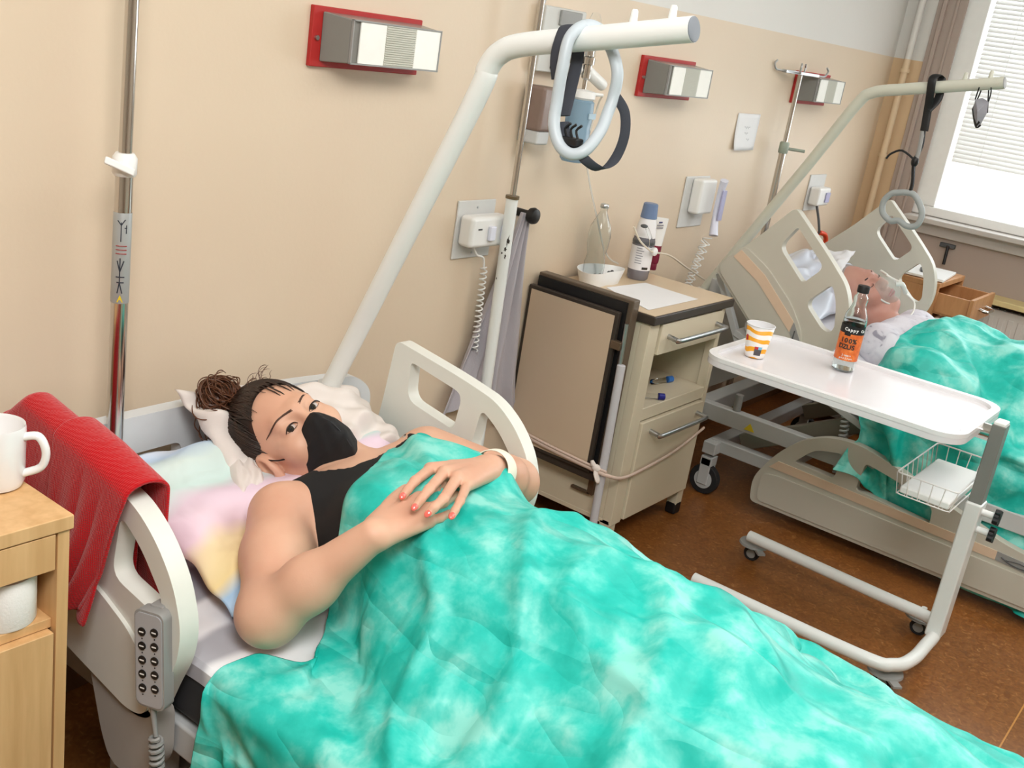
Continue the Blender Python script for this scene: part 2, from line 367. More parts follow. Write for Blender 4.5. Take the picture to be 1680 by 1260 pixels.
def callphone(x,z,label,nm='wall_handset'):
    t=thing(nm,(x,0,z),label,'handset'); MB().box(x-.10,x+.08,-.006,0,z-.10,z+.085).build('wall_plate',MATS['grey_wall_plate'],t,bevel=.003)
    MB().box(x-.055,x+.06,-.05,-.006,z-.045,z+.08).build('cradle',M_white,t,bevel=.01,seg=3)
    h=MB().tube([(x+.035,-.085,z+.085),(x+.045,-.075,z+.03),(x+.045,-.075,z-.05),(x+.03,-.09,z-.115)],[.018,.014,.014,.02],14,smooth=5,flat=.8)
    h.build('receiver',mat('lilac_white_receiver',(222,224,240),.35),t)
    MB().box(x+.03,x+.06,-.094,-.088,z-.06,z+.05).build('key_strip',mat('lilac_key_strip',(180,180,214),.4),t,bevel=.002)
    coilcord('coiled_cord',(x+.03,-.07,z-.125),(x-.03,-.05,z-.36),.016,9,M_white,t)
    coilcord('coiled_cord',(x-.03,-.05,z-.36),(x+.005,-.07,z-.14),.012,8,M_white,t)
    return t
callphone(3.56,.985,'white wall handset with looping coiled cord above the metal locker')
t=thing('call_socket',(4.68,0,.99),'small white call socket on the wall above the far raised bed','socket')
MB().box(4.60,4.78,-.006,0,.90,1.06).build('wall_plate',MATS['grey_wall_plate'],t,bevel=.003)
MB().box(4.62,4.75,-.055,-.006,.93,1.01).build('housing',M_white,t,bevel=.01)
MB().box(4.69,4.735,-.062,-.055,.945,.99).build('button_pad',MATS['lilac_key_strip'],t,bevel=.004)
h=MB().tube([(4.68,-.03,.93),(4.70,-.05,.86),(4.72,-.06,.80)],.006,8,smooth=4).build('cord',M_dgrey,t)
h=MB().tube([(4.715,-.06,.81),(4.76,-.07,.80),(4.79,-.07,.77),(4.785,-.07,.73)],.011,10,smooth=4)
tag(h.build('red_call_handle',mat('orange_red_plastic',(214,72,40),.4)),'orange-red pull handle hanging below the far white call socket','handle')
# paper on wall
t=thing('paper_notice',(3.85,0,1.2),'white paper notice taped to the wall between the lamps','notice')
nt_=MB(); Vs=[];Fs=[]
for i in range(9):
    for j in range(9):
        u=i/8;v=j/8; Vs.append((3.765+.19*u,-.003-.012*(1-v)**3*(1-u)-.004*math.sin(u*3.1),1.165+.135*v))
for i in range(8):
    for j in range(8): a=i*9+j; Fs.append((a,a+9,a+10,a+1))
po=nt_.add(Vs,Fs).build('sheet',M_paper,t); md=po.modifiers.new('s','SOLIDIFY'); md.thickness=.0008
M_ink=mat('faint_grey_ink',(150,150,158),.8)
for i,(x,z,wd) in enumerate(((3.85,1.25,.05),(3.85,1.228,.03),(3.875,1.205,.028))):
    k=MB()
    for j in range(int(wd/.006)): k.tube([(x-wd/2+j*.006,-.0085-.002,z),(x-wd/2+j*.006+.003,-.0085-.002,z+.005*math.sin(j*2+1))],.0006,5)
    k.build('handwriting',M_ink,t)
# ---------------------------------------------------------------- medical gas outlet, humidifier
t=thing('gas_outlet_box',(2.5,0,1.45),'grey wall gas outlet box behind the trapeze handle','outlet')
MB().box(2.435,2.63,-.03,0,1.375,1.545).build('housing',mat('outlet_grey',(206,206,202),.4),t,bevel=.004)
MB().box(2.50,2.60,-.038,-.03,1.50,1.54).build('upper_port',M_greyp,t,bevel=.003)
MB().box(2.49,2.60,-.038,-.03,1.385,1.43).build('lower_port',mat('brass_dark',(96,86,72),.4,.6),t,bevel=.003)
MB().cyl((2.52,-.038,1.405),(2.52,-.06,1.405),.014,16).build('valve_knob',M_black,t)
MB().tube([(2.44,-.015,1.55),(2.45,-.012,1.7),(2.45,-.012,2.3)],.006,8).build('supply_pipe',M_greyw,t)
t=thing('oxygen_flowmeter',(2.55,-.09,1.4),'chrome and clear flowmeter with blue humidifier bottle behind the trapeze grip','flowmeter')
ax=(0,0,1); xc,yc=2.57,-.10
MB().cyl((2.56,-.03,1.395),(2.57,-.10,1.395),.012,14).cyl((xc,yc,1.395),(xc+.09,yc+.0,1.36),.016,16).build('valve_body',M_white,t)
MB().lathe([(.005,0),(.016,.005),(.016,.10),(.010,.115),(.004,.118)],(xc,yc,1.43)).build('flow_tube',M_pet,t)
MB().lathe([(.006,-.085),(.006,-.06),(.013,-.055),(.013,-.02),(.018,-.018),(.018,0),(.012,.004),(.012,.035)],(xc,yc,1.43)).build('metal_neck',M_chrome,t)
MB().lathe([(.012,0),(.034,-.004),(.036,-.022),(.030,-.028)],(xc,yc,1.345)).cyl((xc,yc,1.333),(xc+.07,yc-.02,1.335),.008,12,.004).build('bottle_cap',M_white,t)
MB().lathe([(.02,0),(.036,-.012),(.038,-.06),(.036,-.085),(.038,-.09),(.036,-.17),(.03,-.178)],(xc,yc,1.325)).build('humidifier_bottle',mat('pale_blue_bottle',(150,182,205)),t,label='pale blue translucent humidifier bottle')
MB().box(xc-.012,xc+.022,yc-.0405,yc-.038,1.27,1.285).build('bottle_label',mat('pale_label',(176,200,216),.5),t,smooth=False)
o_=MB().tube([(xc+.07,yc-.02,1.335),(2.70,-.07,1.29),(2.72,-.05,1.15),(2.86,-.04,.95),(2.97,-.03,.83),(3.02,-.05,.80)],.0028,8,smooth=8).build('oxygen_tube',film('clear_tube',(240,240,236),.55),t)
t=thing('soap_dispenser',(2.45,0,1.2),'brown-grey transparent dispenser bottle hanging behind the trapeze grip','dispenser')
MB().box(2.425,2.49,-.075,-.012,1.22,1.34).build('reservoir',mat('smoky_brown_plastic',(150,128,118),.25,trans=.3),t,bevel=.01)
MB().box(2.43,2.485,-.07,-.0,1.185,1.222).build('spout_tray',M_greyw,t,bevel=.006)
# ---------------------------------------------------------------- rails
RP=(-.25,.777)
RO=[(-.25,.777,.02),(-.44,.751,.06),(-.548,.73,.05),(-.604,.694,.04),(-.65,.641,.05),(-.674,.575,.05),(-.668,.515,.03),(-.64,.455,.02),(-.612,.385,.03),(-.57,.37,.03),(-.357,.405,.05),(-.19,.43,.04),(-.227,.60,.05)]
RW1=[(-.301,.740,.012),(-.458,.715,.025),(-.446,.627,.015),(-.303,.650,.03)]
RW2=[(-.515,.700,.02),(-.568,.668,.03),(-.622,.610,.05),(-.625,.585,.02),(-.598,.575,.02),(-.498,.590,.03)]
def shift_out(p,q): return [(a[0],a[1])+tuple(a[2:]) for a in p]
def rot(pts,ang,c,d):
    ca,sa=math.cos(ang),math.sin(ang); return [(d[0]+(p[0]-c[0])*ca-(p[1]-c[1])*sa, d[1]+(p[0]-c[0])*sa+(p[1]-c[1])*ca)+tuple(p[2:]) for p in pts]
def rail(parent,X,m,ang=0,dst=RP,out=1,stripe=False,name='side_rail'):
    """moulded side rail; out=+1/-1 is the direction of its outer face"""
    R=lambda pts:rot(pts,ang,RP,dst)
    o=MB().plate(rpoly(R(RO)),[rpoly(R(RW1)),rpoly(R(RW2))],lambda u,v,t:(X+t,u,v),-.017,.017).build(name,m,parent,bevel=.009,seg=4,sharp=50)
    # raised lower panel on the outer face, leaving the grip rim
    LP=[(-.215,.565,.03),(-.33,.575,.03),(-.47,.555,.03),(-.56,.52,.03),(-.63,.45,.02),(-.603,.39,.02),(-.56,.38,.02),(-.357,.415,.03),(-.205,.44,.03)]
    MB().plate(rpoly(R(LP)),[],lambda u,v,t:(X+t*out,u,v),.010,.024).build('rail_panel',m,o,bevel=.004)
    if stripe:
        SP=[(-.222,.548,.003),(-.34,.552,.003),(-.52,.522,.003),(-.535,.487,.003),(-.34,.518,.003),(-.218,.512,.003)]
        MB().plate(rpoly(R(SP),n=2),[],lambda u,v,t:(X+t*out,u,v),.022,.0262).build('peach_stripe',M_stripe,o,label='pale peach stripe')
        SB=[(-.522,.522,.003),(-.59,.49,.006),(-.598,.455,.006),(-.537,.487,.003)]
        MB().plate(rpoly(R(SB),n=2),[],lambda u,v,t:(X+t*out,u,v),.022,.0262).build('angle_gauge',M_greyp,o,label='grey angle gauge with curved dark scale')
        sm=R([(-.545,.505),(-.56,.480),(-.575,.468),(-.588,.470)])
        MB().tube([(X+.0275*out,a,b) for a,b in sm],.002,6,smooth=4).build('gauge_scale',M_dgrey,o)
    return o
# ---------------------------------------------------------------- bed one
B1=(.87,1.81)
bed=thing('hospital_bed',(1.34,-.1,0),'ivory plastic hospital bed holding the masked woman','bed')
hb=MB().plate(rpoly([(.83,.30,.02),(.83,.58,.05),(.90,.655,.06),(1.2,.662,.1),(1.55,.662,.1),(1.78,.645,.05),(1.838,.60,.03),(1.845,.30,.02)]),[rpoly([(.93,.50,.02),(.93,.575,.02),(1.29,.585,.02),(1.29,.50,.02)]),rpoly([(1.35,.50,.02),(1.35,.59,.02),(1.72,.585,.02),(1.72,.50,.02)])],lambda u,v,t:(u,t,v),-.118,-.085)
hb.build('headboard',mat('cool_white_plastic',(214,218,220),.38),bed,bevel=.010,seg=4)
MB().cyl((1.66,-.15,.30),(1.66,-.15,.66),.026,20).build('trapeze_socket',M_greyw,bed,bevel=.002)
rail(bed,.90,M_rail,out=-1); rail(bed,1.775,M_rail,out=1)
fr=MB().box(.93,1.75,-2.05,-.12,.30,.36)
fr.build('bed_frame',M_greyw,bed,bevel=.006)
MB().box(.90,1.78,-2.1,-2.06,.28,.62).build('footboard',M_rail,bed,bevel=.02,seg=4)
# rail support arm shown under the near rail
MB().plate(rpoly([(-.445,.40,.02),(-.62,.40,.02),(-.625,.30,.05),(-.57,.245,.03),(-.51,.25,.02),(-.485,.29,.03)]),[],lambda u,v,t:(.905+t,u,v),-.022,.018).build('rail_arm',mat('warm_grey_plastic',(178,174,168),.4),bed,bevel=.008,seg=3)
MB().plate(rpoly([(-.445,.40,.02),(-.62,.40,.02),(-.625,.30,.05),(-.57,.245,.03),(-.51,.25,.02),(-.485,.29,.03)]),[],lambda u,v,t:(1.77+t,u,v),-.018,.022).build('rail_arm',M_greyp,bed,bevel=.008,seg=3)
MB().box(.93,.99,-.56,-.44,.16,.30).cyl((.96,-.5,.13),(.96,-.5,.2),.03).build('lift_bracket',M_greyw,bed,bevel=.006)
lb=MB().box(.98,1.70,-1.75,-.42,.15,.20); lb.build('base_frame',M_greyw,bed,bevel=.005)
sc_=MB().obox((1.34,-1.05,.25),(1,0,0),(0,.97,.24),(0,-.24,.97),.25,.3,.02).build('lift_arms',M_greyw,bed,bevel=.004)
def caster(parent,x,y,r=.06,shell=M_greyp,hub=M_greyw):
    c_=MB().lathe([(r*.55,-.014),(r,-.014),(r,.014),(r*.55,.014)],(x,y,r),28,(1,0,0)).build('wheel',M_rubber,parent,bevel=.003)
    MB().lathe([(r*.1,-.018),(r*.62,-.016),(r*.62,.016),(r*.1,.018)],(x,y,r),28,(1,0,0)).build('wheel_hub',hub,c_)
    MB().box(x-.024,x-.016,y-.02,y+.02,r*.7,r*2+.03).box(x+.016,x+.024,y-.02,y+.02,r*.7,r*2+.03).box(x-.024,x+.024,y-.022,y+.022,r*2,r*2+.035).build('wheel_fork',shell,c_,bevel=.003)
for x in (1.02,1.66):
    for y in (-.45,-1.7): caster(bed,x,y,.055)
# mattress
mt=thing('mattress',(1.34,-1.0,.36),'dark mattress with grey and white sheet under the masked woman','mattress')
MB().box(.935,1.75,-2.04,-.13,.36,.485).build('mattress_core',mat('charcoal_mattress_cover',(52,54,58),.6),mt,bevel=.03,seg=4)
def sheet_mat():
    m=bpy.data.materials.new('grey_white_striped_sheet'); m.use_nodes=True; nt=m.node_tree; b=nt.nodes['Principled BSDF']; b.inputs['Roughness'].default_value=.85; L=nt.links.new
    g=nt.nodes.new('ShaderNodeNewGeometry'); s_=nt.nodes.new('ShaderNodeSeparateXYZ'); L(g.outputs['Position'],s_.inputs[0])
    n=nt.nodes.new('ShaderNodeTexNoise'); n.inputs['Scale'].default_value=6; L(g.outputs['Position'],n.inputs[0])
    a=nt.nodes.new('ShaderNodeMath'); a.operation='MULTIPLY_ADD'; a.inputs[1].default_value=.06; L(n.outputs['Fac'],a.inputs[0]); L(s_.outputs['Y'],a.inputs[2])
    mr=nt.nodes.new('ShaderNodeMapRange'); mr.inputs[1].default_value=-.80; mr.inputs[2].default_value=-.30; L(a.outputs[0],mr.inputs[0])
    r=nt.nodes.new('ShaderNodeValToRGB'); r.color_ramp.interpolation='EASE'; e=r.color_ramp.elements
    st=[(0,(242,242,244)),(.30,(240,240,243)),(.34,(176,176,184)),(.42,(168,168,176)),(.46,(226,226,230)),(.60,(222,222,226)),(.64,(150,150,158)),(.80,(140,140,148)),(.86,(210,210,214))]
    while len(e)<len(st): e.new(.5)
    for i,(p,c) in enumerate(st): e[i].position=p; e[i].color=s2l(c)
    L(mr.outputs[0],r.inputs[0]); L(r.outputs[0],b.inputs['Base Color']); return m
gx=np.linspace(0,1,90); V=[];Fc=[]
NX,NY=70,150
def sheet_z(x,y): 
    return .4905+.0025*math.sin(y*34+3*math.sin(x*5))*math.exp(-((x-1.0)/.25)**2)+.0015*math.sin(y*71+x*6)*(1 if x<1.2 else .3)
for i in range(NX):
    u=i/(NX-1)
    for j in range(NY):
        y=-.14-1.88*j/(NY-1); s_=u*1.0
        # across: skirt, edge, top, edge, skirt
        d=.028
        L_=s_*(.825+2*d)
        if L_<d: x=.931-.002*math.sin(y*40); z=.485-(d-L_)
        elif L_>.825+d: x=1.755; z=.485-(L_-.825-d)
        else: x=.93+(L_-d); z=sheet_z(x,y)
        V.append((x,y,z))
for i in range(NX-1):
    for j in range(NY-1): a=i*NY+j; Fc.append((a,a+1,a+NY+1,a+NY))
MB().add(V,Fc).build('bed_sheet',sheet_mat(),mt,label='grey and white striped sheet')
# hand control on near rail
hc=thing('bed_hand_control',(.87,-.61,.5),'grey bed hand control with ten black buttons hooked on the rail','remote control')
c0=onX(247,1075,.866); a=onX(250,1000,.866); b2=onX(252,1158,.866)
upv=(a-b2); Lh=np.linalg.norm(upv)/2; upv/=np.linalg.norm(upv); nx=np.array([-1,-.25,.12]); nx-=upv*nx.dot(upv); nx/=np.linalg.norm(nx); rt=np.cross(upv,nx)
cen=(a+b2)/2
def hcp(u,v,t): return tuple(cen+rt*u+upv*v+nx*t)
W_=.027
MB().plate(rrect(-W_,W_,-Lh,Lh,.012),[],lambda u,v,t:hcp(u,v,t),-.014,.008).build('casing',M_greyp,hc,bevel=.005,seg=3)
MB().plate(rrect(-W_+.003,W_-.003,-Lh+.004,Lh-.004,.010),[],lambda u,v,t:hcp(u,v,t),.008,.0095).build('face_plate',mat('silver_face_plate',(172,174,178),.4),hc)
for i in range(5):
    for s in (-1,1):
        v=Lh*(.62-.29*i)- (0.004 if s*1<0 else 0)
        bt=MB().plate([(s*.0115+.0068*math.cos(k*math.pi/9),v+.0068*math.sin(k*math.pi/9)) for k in range(18)],[],lambda u,vv,t:hcp(u,vv,t),.0095,.0112).build('button',M_black,hc)
        MB().plate(rrect(s*.0115-.004,s*.0115+.004,v-.001,v+.001,.0005,2),[],lambda u,vv,t:hcp(u,vv,t),.0112,.0117).build('button_symbol',M_white,bt,smooth=False)
        MB().plate([(s*.0115+.0012*math.cos(k),v-.0115+.0012*math.sin(k)) for k in range(6)],[],lambda u,vv,t:hcp(u,vv,t),.0095,.0101).build('indicator_dot',M_black,hc)
MB().obox(cen+upv*Lh*.85-nx*.02,rt,upv,nx,.012,.015,.012).build('rail_hook',M_greyp,hc,bevel=.003)
e0=cen-upv*Lh; e1=e0+np.array([0.0,-.01,-.05])
cb=MB().tube([e0+upv*.01,e0-upv*.02,e1],[.006,.0045,.0035],10,smooth=4).build('cord',M_greyp,hc)
coilcord('coiled_cord',e1,onX(262,1262,.87)+np.array([0,0,-.06]),.009,11,M_greyp,cb,.0035)
# ---------------------------------------------------------------- trapeze one
def trapeze(path,r,m,label,capm):
    t=thing('bed_trapeze',tuple(path[0]),label,'trapeze pole')
    P=[path[0],path[1]*.5+path[0]*.5,path[1],path[2],path[3],path[4],path[4]*.5+path[5]*.5,path[5]]
    MB().tube(P,r,28,smooth=8).build('pole',m,t)
    d=path[5]-path[4]; d/=np.linalg.norm(d)
    MB().lathe([(r*.96,-.004),(r*.96,.0015),(r*.8,.003)],path[5],28,d).build('end_cap',capm,t)
    for f in (.045,.12):
        q=path[5]-d*f+np.array([0,0,r*.8]); MB().lathe([(.0075,0),(.006,.022),(.004,.025)],q,14).build('peg',m,t)
    return t,d
X1=1.66
P1=[onX(540,637,X1)-np.array([0,0,.0]),onX(779,165,X1),onX(800,113,X1),onX(822,86,X1),onX(862,73,X1),onX(1138,48,X1)]
P1[0][2]-=.10; P1[0][1]+=.045
M_ppole=mat('white_enamel_pole',(236,239,237),.28,noise=.01)
t1,d1=trapeze(P1,.0215,M_ppole,'thick white trapeze pole bent over the woman and her bed',mat('grey_end_cap',(128,134,142),.5))
# handle: grip loop + strap
gh=thing('trapeze_handle',tuple(onX(960,150,X1)),'grey oval grip with black strap hooked on the white pole','handle')
def loop_px(pts,X,dx=None): return [onX(px,py,X+(dx[i] if dx else 0)) for i,(px,py) in enumerate(pts)]
gl=[(960,42),(985,50),(1003,80),(1013,120),(1006,160),(997,185),(985,215),(962,245),(938,253),(918,238),(909,205),(914,165),(923,110),(935,62)]
dx=[-.0,.02,.03,.03,.03,.02,.0,-.03,-.045,-.05,-.05,-.045,-.045,-.035]
MB().tube(loop_px(gl,X1,dx),0.0108,18,closed=True,smooth=8).build('grip',mat('light_grey_grip',(190,200,207),.4),gh)
def strap(pts,wd,th,name,parent,m=None,up=(.1,-1,.2)):
    """flat webbing ribbon; wd direction along world x"""
    return MB().tube(pts,wd/2,12,smooth=6,flat=th/wd,up=up).build(name,m or M_blackfab,parent)
s1=[onX(915,130,X1-.03),onX(913,100,X1-.035),onX(918,70,X1-.035),onX(930,42,X1-.01),onX(945,55,X1+.03),onX(948,90,X1+.035),onX(935,150,X1-.005),onX(925,190,X1-.03)]
strap(s1,.026,.004,'strap_loop',gh)
s2=[onX(926,200,X1-.03),onX(928,225,X1-.035),onX(945,240,X1-.035),onX(960,262,X1-.03),onX(985,277,X1),onX(1008,262,X1+.03),onX(1024,225,X1+.04),onX(1025,185,X1+.04),onX(1010,158,X1+.03)]
strap(s2,.018,.004,'hanging_strap',gh,None,(.55,-.75,.35))
bk=onX(938,232,X1-.035)
bo=MB().obox(bk,(0,1,0),(1,0,0),(0,0,1),.018,.012,.007)
bo.build('buckle',M_black,gh,bevel=.003)
for q in (-.012,0,.012): MB().tube([bk+np.array([0,q,.006]),bk+np.array([0,q+.006,.02]),bk+np.array([0,q-.004,.03])],.0025,6,smooth=3).build('buckle_tooth',M_black,gh)
# ---------------------------------------------------------------- iv stand at left, pole by wall
pv=thing('drip_stand',(1.125,-.13,.3),'chrome drip stand with printed sleeve at the head of the near bed','drip stand')
bx,by=1.123,-.135
MB().cyl((bx,by,.30),(bx,by,1.16),.0155,28).build('lower_tube',M_chrome,pv)
MB().cyl((bx,by,1.15),(bx+.01,by,2.3),.0115,28).build('upper_tube',M_chrome,pv)
MB().lathe([(.018,0),(.021,.004),(.021,.032),(.016,.04)],(bx,by,1.135)).build('collar',M_white,pv)
MB().obox((bx-.022,by-.018,1.155),(.8,-.45,-.35),(.3,.1,.95),(.5,.8,-.2),.027,.0065,.009).build('clamp_lever',M_white,pv,bevel=.003)
slv=MB().lathe([(.0158,0),(.0162,.001),(.0162,.165),(.0158,.166)],(bx,by,.905),28,caps=False).build('printed_sleeve',mat('pale_silver_label',(172,176,176),.4,.3),pv)
def onpole(z,ang,r=.0165):
    a=math.atan2(CAM[1]-by,CAM[0]-bx)+ang; return (bx+r*math.cos(a),by+r*math.sin(a),z)
ML=mat('dark_print',(50,56,66),.6); MR_=mat('red_print',(170,70,66),.6); MY=mat('yellow_print',(226,200,40),.6)
k=MB()
for (a0,z0,a1,z1) in ((-.1,1.055,-.1,1.02),(-.5,1.058,-.1,1.05),(.3,1.060,-.1,1.05),(.45,1.05,.45,1.035),(.25,1.045,.5,1.045)): k.tube([onpole(z0,a0),onpole((z0+z1)/2,(a0+a1)/2),onpole(z1,a1)],.0009,5)
for (a0,z0,a1,z1) in ((-.4,.985,-.1,.965),(.3,.985,-.1,.965),(-.1,.99,-.1,.945),(-.4,.945,.35,.945),(-.5,.955,.4,.955),(-.3,.925,-.1,.945),(.2,.925,-.1,.945)): k.tube([onpole(z0,a0),onpole((z0+z1)/2,(a0+a1)/2),onpole(z1,a1)],.0011,5)
k.build('diagram_print',ML,slv,kind='stuff')
k=MB()
for zz in (1.012,1.005,.998):
    for q in range(9): k.tube([onpole(zz,-.6+q*.13),onpole(zz,-.52+q*.13)],.0011,5)
k.build('warning_text',MR_,slv)
k=MB(); v=[onpole(.922,0,.0168),onpole(.908,-.35,.0168),onpole(.908,.35,.0168)]; k.add(v,[(0,1,2)]); k.build('warning_triangle',MY,slv)
p2=thing('wall_drip_pole',(2.36,-.06,0),'worn white pole with chrome upper tube beside the hanging grey towel','drip stand')
MB().cyl((2.375,-.075,.02),(2.352,-.075,1.045),.0165,24).build('lower_tube',M_ppole,p2)
MB().lathe([(.019,0),(.019,.008)],(2.352,-.075,1.042),20).build('joint_ring',mat('worn_brass',(120,104,80),.4,.7),p2)
MB().cyl((2.352,-.075,1.04),(2.345,-.075,2.2),.0085,20).build('upper_tube',M_chrome,p2)
M_chip=mat('bare_dark_metal',(54,46,42),.6)
def chips(px_,py_,r,segs,parent,zs):
    a0=math.atan2(CAM[1]-py_,CAM[0]-px_)
    for (z,a,hz,ha) in zs:
        k=MB(); pts=[]; n=12; c_=[]
        for i in range(n):
            th=2*math.pi*i/n; rr=1+.45*math.sin(i*2.7+z*50); zz=z+hz*rr*math.sin(th); aa=a0+a+ha*rr*math.cos(th)
            c_.append((px_+.0006+r*math.cos(aa),py_+r*math.sin(aa),zz))
        k.add(c_+[(px_+r*math.cos(a0+a),py_+r*math.sin(a0+a),z)],[(i,(i+1)%n,n) for i in range(n)]); k.build('paint_chip',M_chip,parent)
chips(2.356,-.075,.0178,None,p2,[(.955,-.1,.02,.35),(.93,.1,.014,.3),(.905,-.05,.006,.2),(.893,-.5,.003,.15),(.885,.1,.007,.12),(.82,-.8,.003,.1)])
# black hook for towel
hk=thing('towel_hook',(2.47,0,1.0),'black knob hook on the wall holding the grey towel','hook')
MB().cyl((2.485,0,.985),(2.485,-.055,.985),.012,16).lathe([(.006,0),(.021,.004),(.024,.014),(.021,.024),(.008,.03)],(2.485,-.045,.985),24,(0,-1,0)).build('knob',M_black,hk)
# ---------------------------------------------------------------- oak bedside cabinet (left foreground)
ok=thing('bedside_cabinet',(.55,-.3,0),'light oak bedside cabinet at the left edge with a roll niche','cabinet')
XA,XB,YF,YB,ZT=.30,.762,-.575,-.10,.762
MB().box(XA-.004,XB+.004,YF-.004,YB,ZT-.022,ZT).build('top_board',M_oak,ok,bevel=.002)
MB().box(XA,XA+.018,YF,YB,.06,ZT-.022).box(XB-.018,XB,YF,YB,.06,ZT-.022).box(XA,XB,YB-.01,YB,.06,ZT-.022).box(XA,XB,YF,YB,.06,.08).box(XA+.018,XB-.018,YF+.012,YB,.583,.598).build('carcass',M_oak,ok,bevel=.001)
MB().box(XA+.012,XB-.022,YF-.002,YF+.016,.683,ZT-.024).build('drawer',M_oak,ok,bevel=.001)
d_=MB().box(XA+.012,XB-.022,YF-.002,YF+.016,.09,.582).build('door',M_oak,ok,bevel=.0015)
for x in (XA+.03,XB-.03):
    for y in (YF+.03,YB-.03): MB().lathe([(.02,0),(.02,.06)],(x,y,0),16).build('foot',M_black,ok)
tp=thing('tissue_roll',(.66,-.52,.6),'white paper roll standing in the oak cabinet niche','paper roll')
rc=onZ(28,1040,.598); 
MB().lathe([(.018,0),(.046,0),(.0475,.003),(.0475,.071),(.046,.074),(.018,.074)],(rc[0]+.004,rc[1]+.052,.5985),40,caps=False).build('paper',mat('tissue_paper',(240,238,234),.9,bump=.3,bscale=250),tp)
MB().lathe([(.0175,0),(.0185,0),(.0185,.074),(.0175,.074)],(rc[0]+.004,rc[1]+.052,.5985),24,caps=False).build('core',mat('cardboard',(170,140,105),.8),tp)
mg=onZ(-8,795,ZT)
mu=thing('mug',tuple(mg),'white ceramic mug with pale drink at the left picture edge','mug')
MB().lathe([(.030,0),(.036,.003),(.0395,.012),(.0405,.09),(.0395,.094),(.0372,.090),(.036,.02),(.03,.008)],mg,48,caps=True).build('cup_body',mat('white_glazed_ceramic',(236,236,236),.12,coat=.4),mu)
MB().lathe([(.0005,.062),(.0370,.062)],mg,40,caps=False).build('drink',mat('milky_tea',(206,186,168),.2),mu)
hd=onZ(30,790,ZT)-mg; hd[2]=0; hd/=np.linalg.norm(hd)
hdir=np.array([.55,-.55,0]); hdir/=np.linalg.norm(hdir)
MB().tube([mg+hdir*(.038)+np.array([0,0,.078]),mg+hdir*.058+np.array([0,0,.080]),mg+hdir*.068+np.array([0,0,.058]),mg+hdir*.062+np.array([0,0,.034]),mg+hdir*.038+np.array([0,0,.022])],.0058,14,smooth=6,flat=1.3).build('handle',MATS['white_glazed_ceramic'],mu)
# ---------------------------------------------------------------- metal bedside locker with folded table leaf
lk=thing('bedside_locker',(2.9,-.2,0),'cream metal bedside locker with dark edged top and folded table leaf','locker')
LX0,LX1,LYF,LYB,LZ=2.672,3.155,-.392,-.012,.765
MB().box(LX0-.01,LX1+.02,LYF-.018,LYB+.006,LZ-.028,LZ-.0005).build('top_edge',M_brown,lk,bevel=.004)
MB().box(LX0-.004,LX1+.014,LYF-.012,LYB,LZ-.003,LZ+.0012).build('top_surface',mat('tan_laminate_top',(212,190,160),.35,noise=.03,nscale=9),lk)
bd=MB().box(LX0+.001,LX0+.02,LYF+.03,LYB,.09,LZ-.028).box(LX1-.02,LX1-.001,LYF+.03,LYB,.09,LZ-.028).box(LX0,LX1,LYB-.012,LYB,.09,LZ-.028).box(LX0,LX1,LYF+.004,LYB,.09,.105)
bd.box(LX0,LX0+.058,LYF-.002,LYF+.03,.09,LZ-.028).box(LX1-.028,LX1,LYF-.002,LYF+.03,.09,LZ-.028)
bd.box(LX0+.02,LX1-.02,LYF,LYB,.425,.465).box(LX0+.02,LX1-.02,LYF+.006,LYB,.628,.634)
bd.build('body',M_cream,lk,bevel=.002)
for (x,y) in ((LX0+.02,LYF+.02),(LX1-.022,LYF+.02),(LX0+.02,LYB-.03),(LX1-.022,LYB-.03)):
    l_=MB().box(x-.02,x+.02,y-.018,y+.018,.03,.10).build('leg',M_cream,lk,bevel=.002)
    MB().box(x-.022,x+.022,y-.02,y+.02,0,.045).build('black_caster',M_black,l_,bevel=.008)
def bar_handle(x0,x1,y,z,parent,r=.008,slope=0):
    MB().tube([(x0,y,z),(x0,y-.03,z-.004),(x0+.02,y-.038,z-.005),(x1-.02,y-.038,z-.005+slope),(x1,y-.03,z-.004+slope),(x1,y,z+slope)],r,14,smooth=4,flat=.8).build('handle',M_steel,parent,label='brushed metal bar handle')
dw=MB().box(LX0+.062,LX1-.032,LYF-.010,LYF+.016,.636,LZ-.034).build('drawer',M_cream,lk,bevel=.003)
bar_handle(2.78,3.09,LYF-.010,.69,dw)
dr=MB().box(LX0+.062,LX1-.032,LYF-.010,LYF+.016,.098,.420).build('door',M_cream,lk,bevel=.003)
bar_handle(2.79,3.09,LYF-.010,.385,dr)
# folded leaf
def slab(x0,x1,y0,y1,z0,z1,name,edge=.012):
    o=MB().box(x0,x1,y0,y1,z0,z1).build(name,M_brown,lk,bevel=.004,label='dark rimmed folded table leaf')
    MB().box(x0-.0012,x0+.001,y0+edge,y1-edge,z0+edge,z1-edge).build('tan_panel',M_tan,o)
    return o
slab(2.600,2.618,-.326,-.004,.262,.762,'table_leaf')
bk2=MB().box(2.628,2.664,-.352,-.014,.28,.800).build('leaf_frame',mat('leaf_frame_brown',(96,82,68),.4),lk,bevel=.004)
MB().box(2.620,2.629,-.335,-.02,.27,.79).build('leaf_gap_shade',M_black,lk)  # black slab stands in for the shade between leaf and frame
MB().tube([(2.608,-.352,.735),(2.608,-.356,.61)],.006,12).build('chrome_rod',M_steel,lk)
MB().tube([(2.606,-.362,.615),(2.606,-.372,.03)],.0125,18).build('support_tube',mat('pale_grey_tube',(196,194,198),.4),lk,bevel=.002)
MB().box(2.594,2.616,-.352,-.318,.655,.68).build('hinge_clip',mat('bronze_clip',(110,92,74),.4,.5),lk,bevel=.003)
k=MB().box(2.612,2.66,-.34,-.03,.235,.262)
k.build('lower_runner',M_brown,lk,bevel=.003)
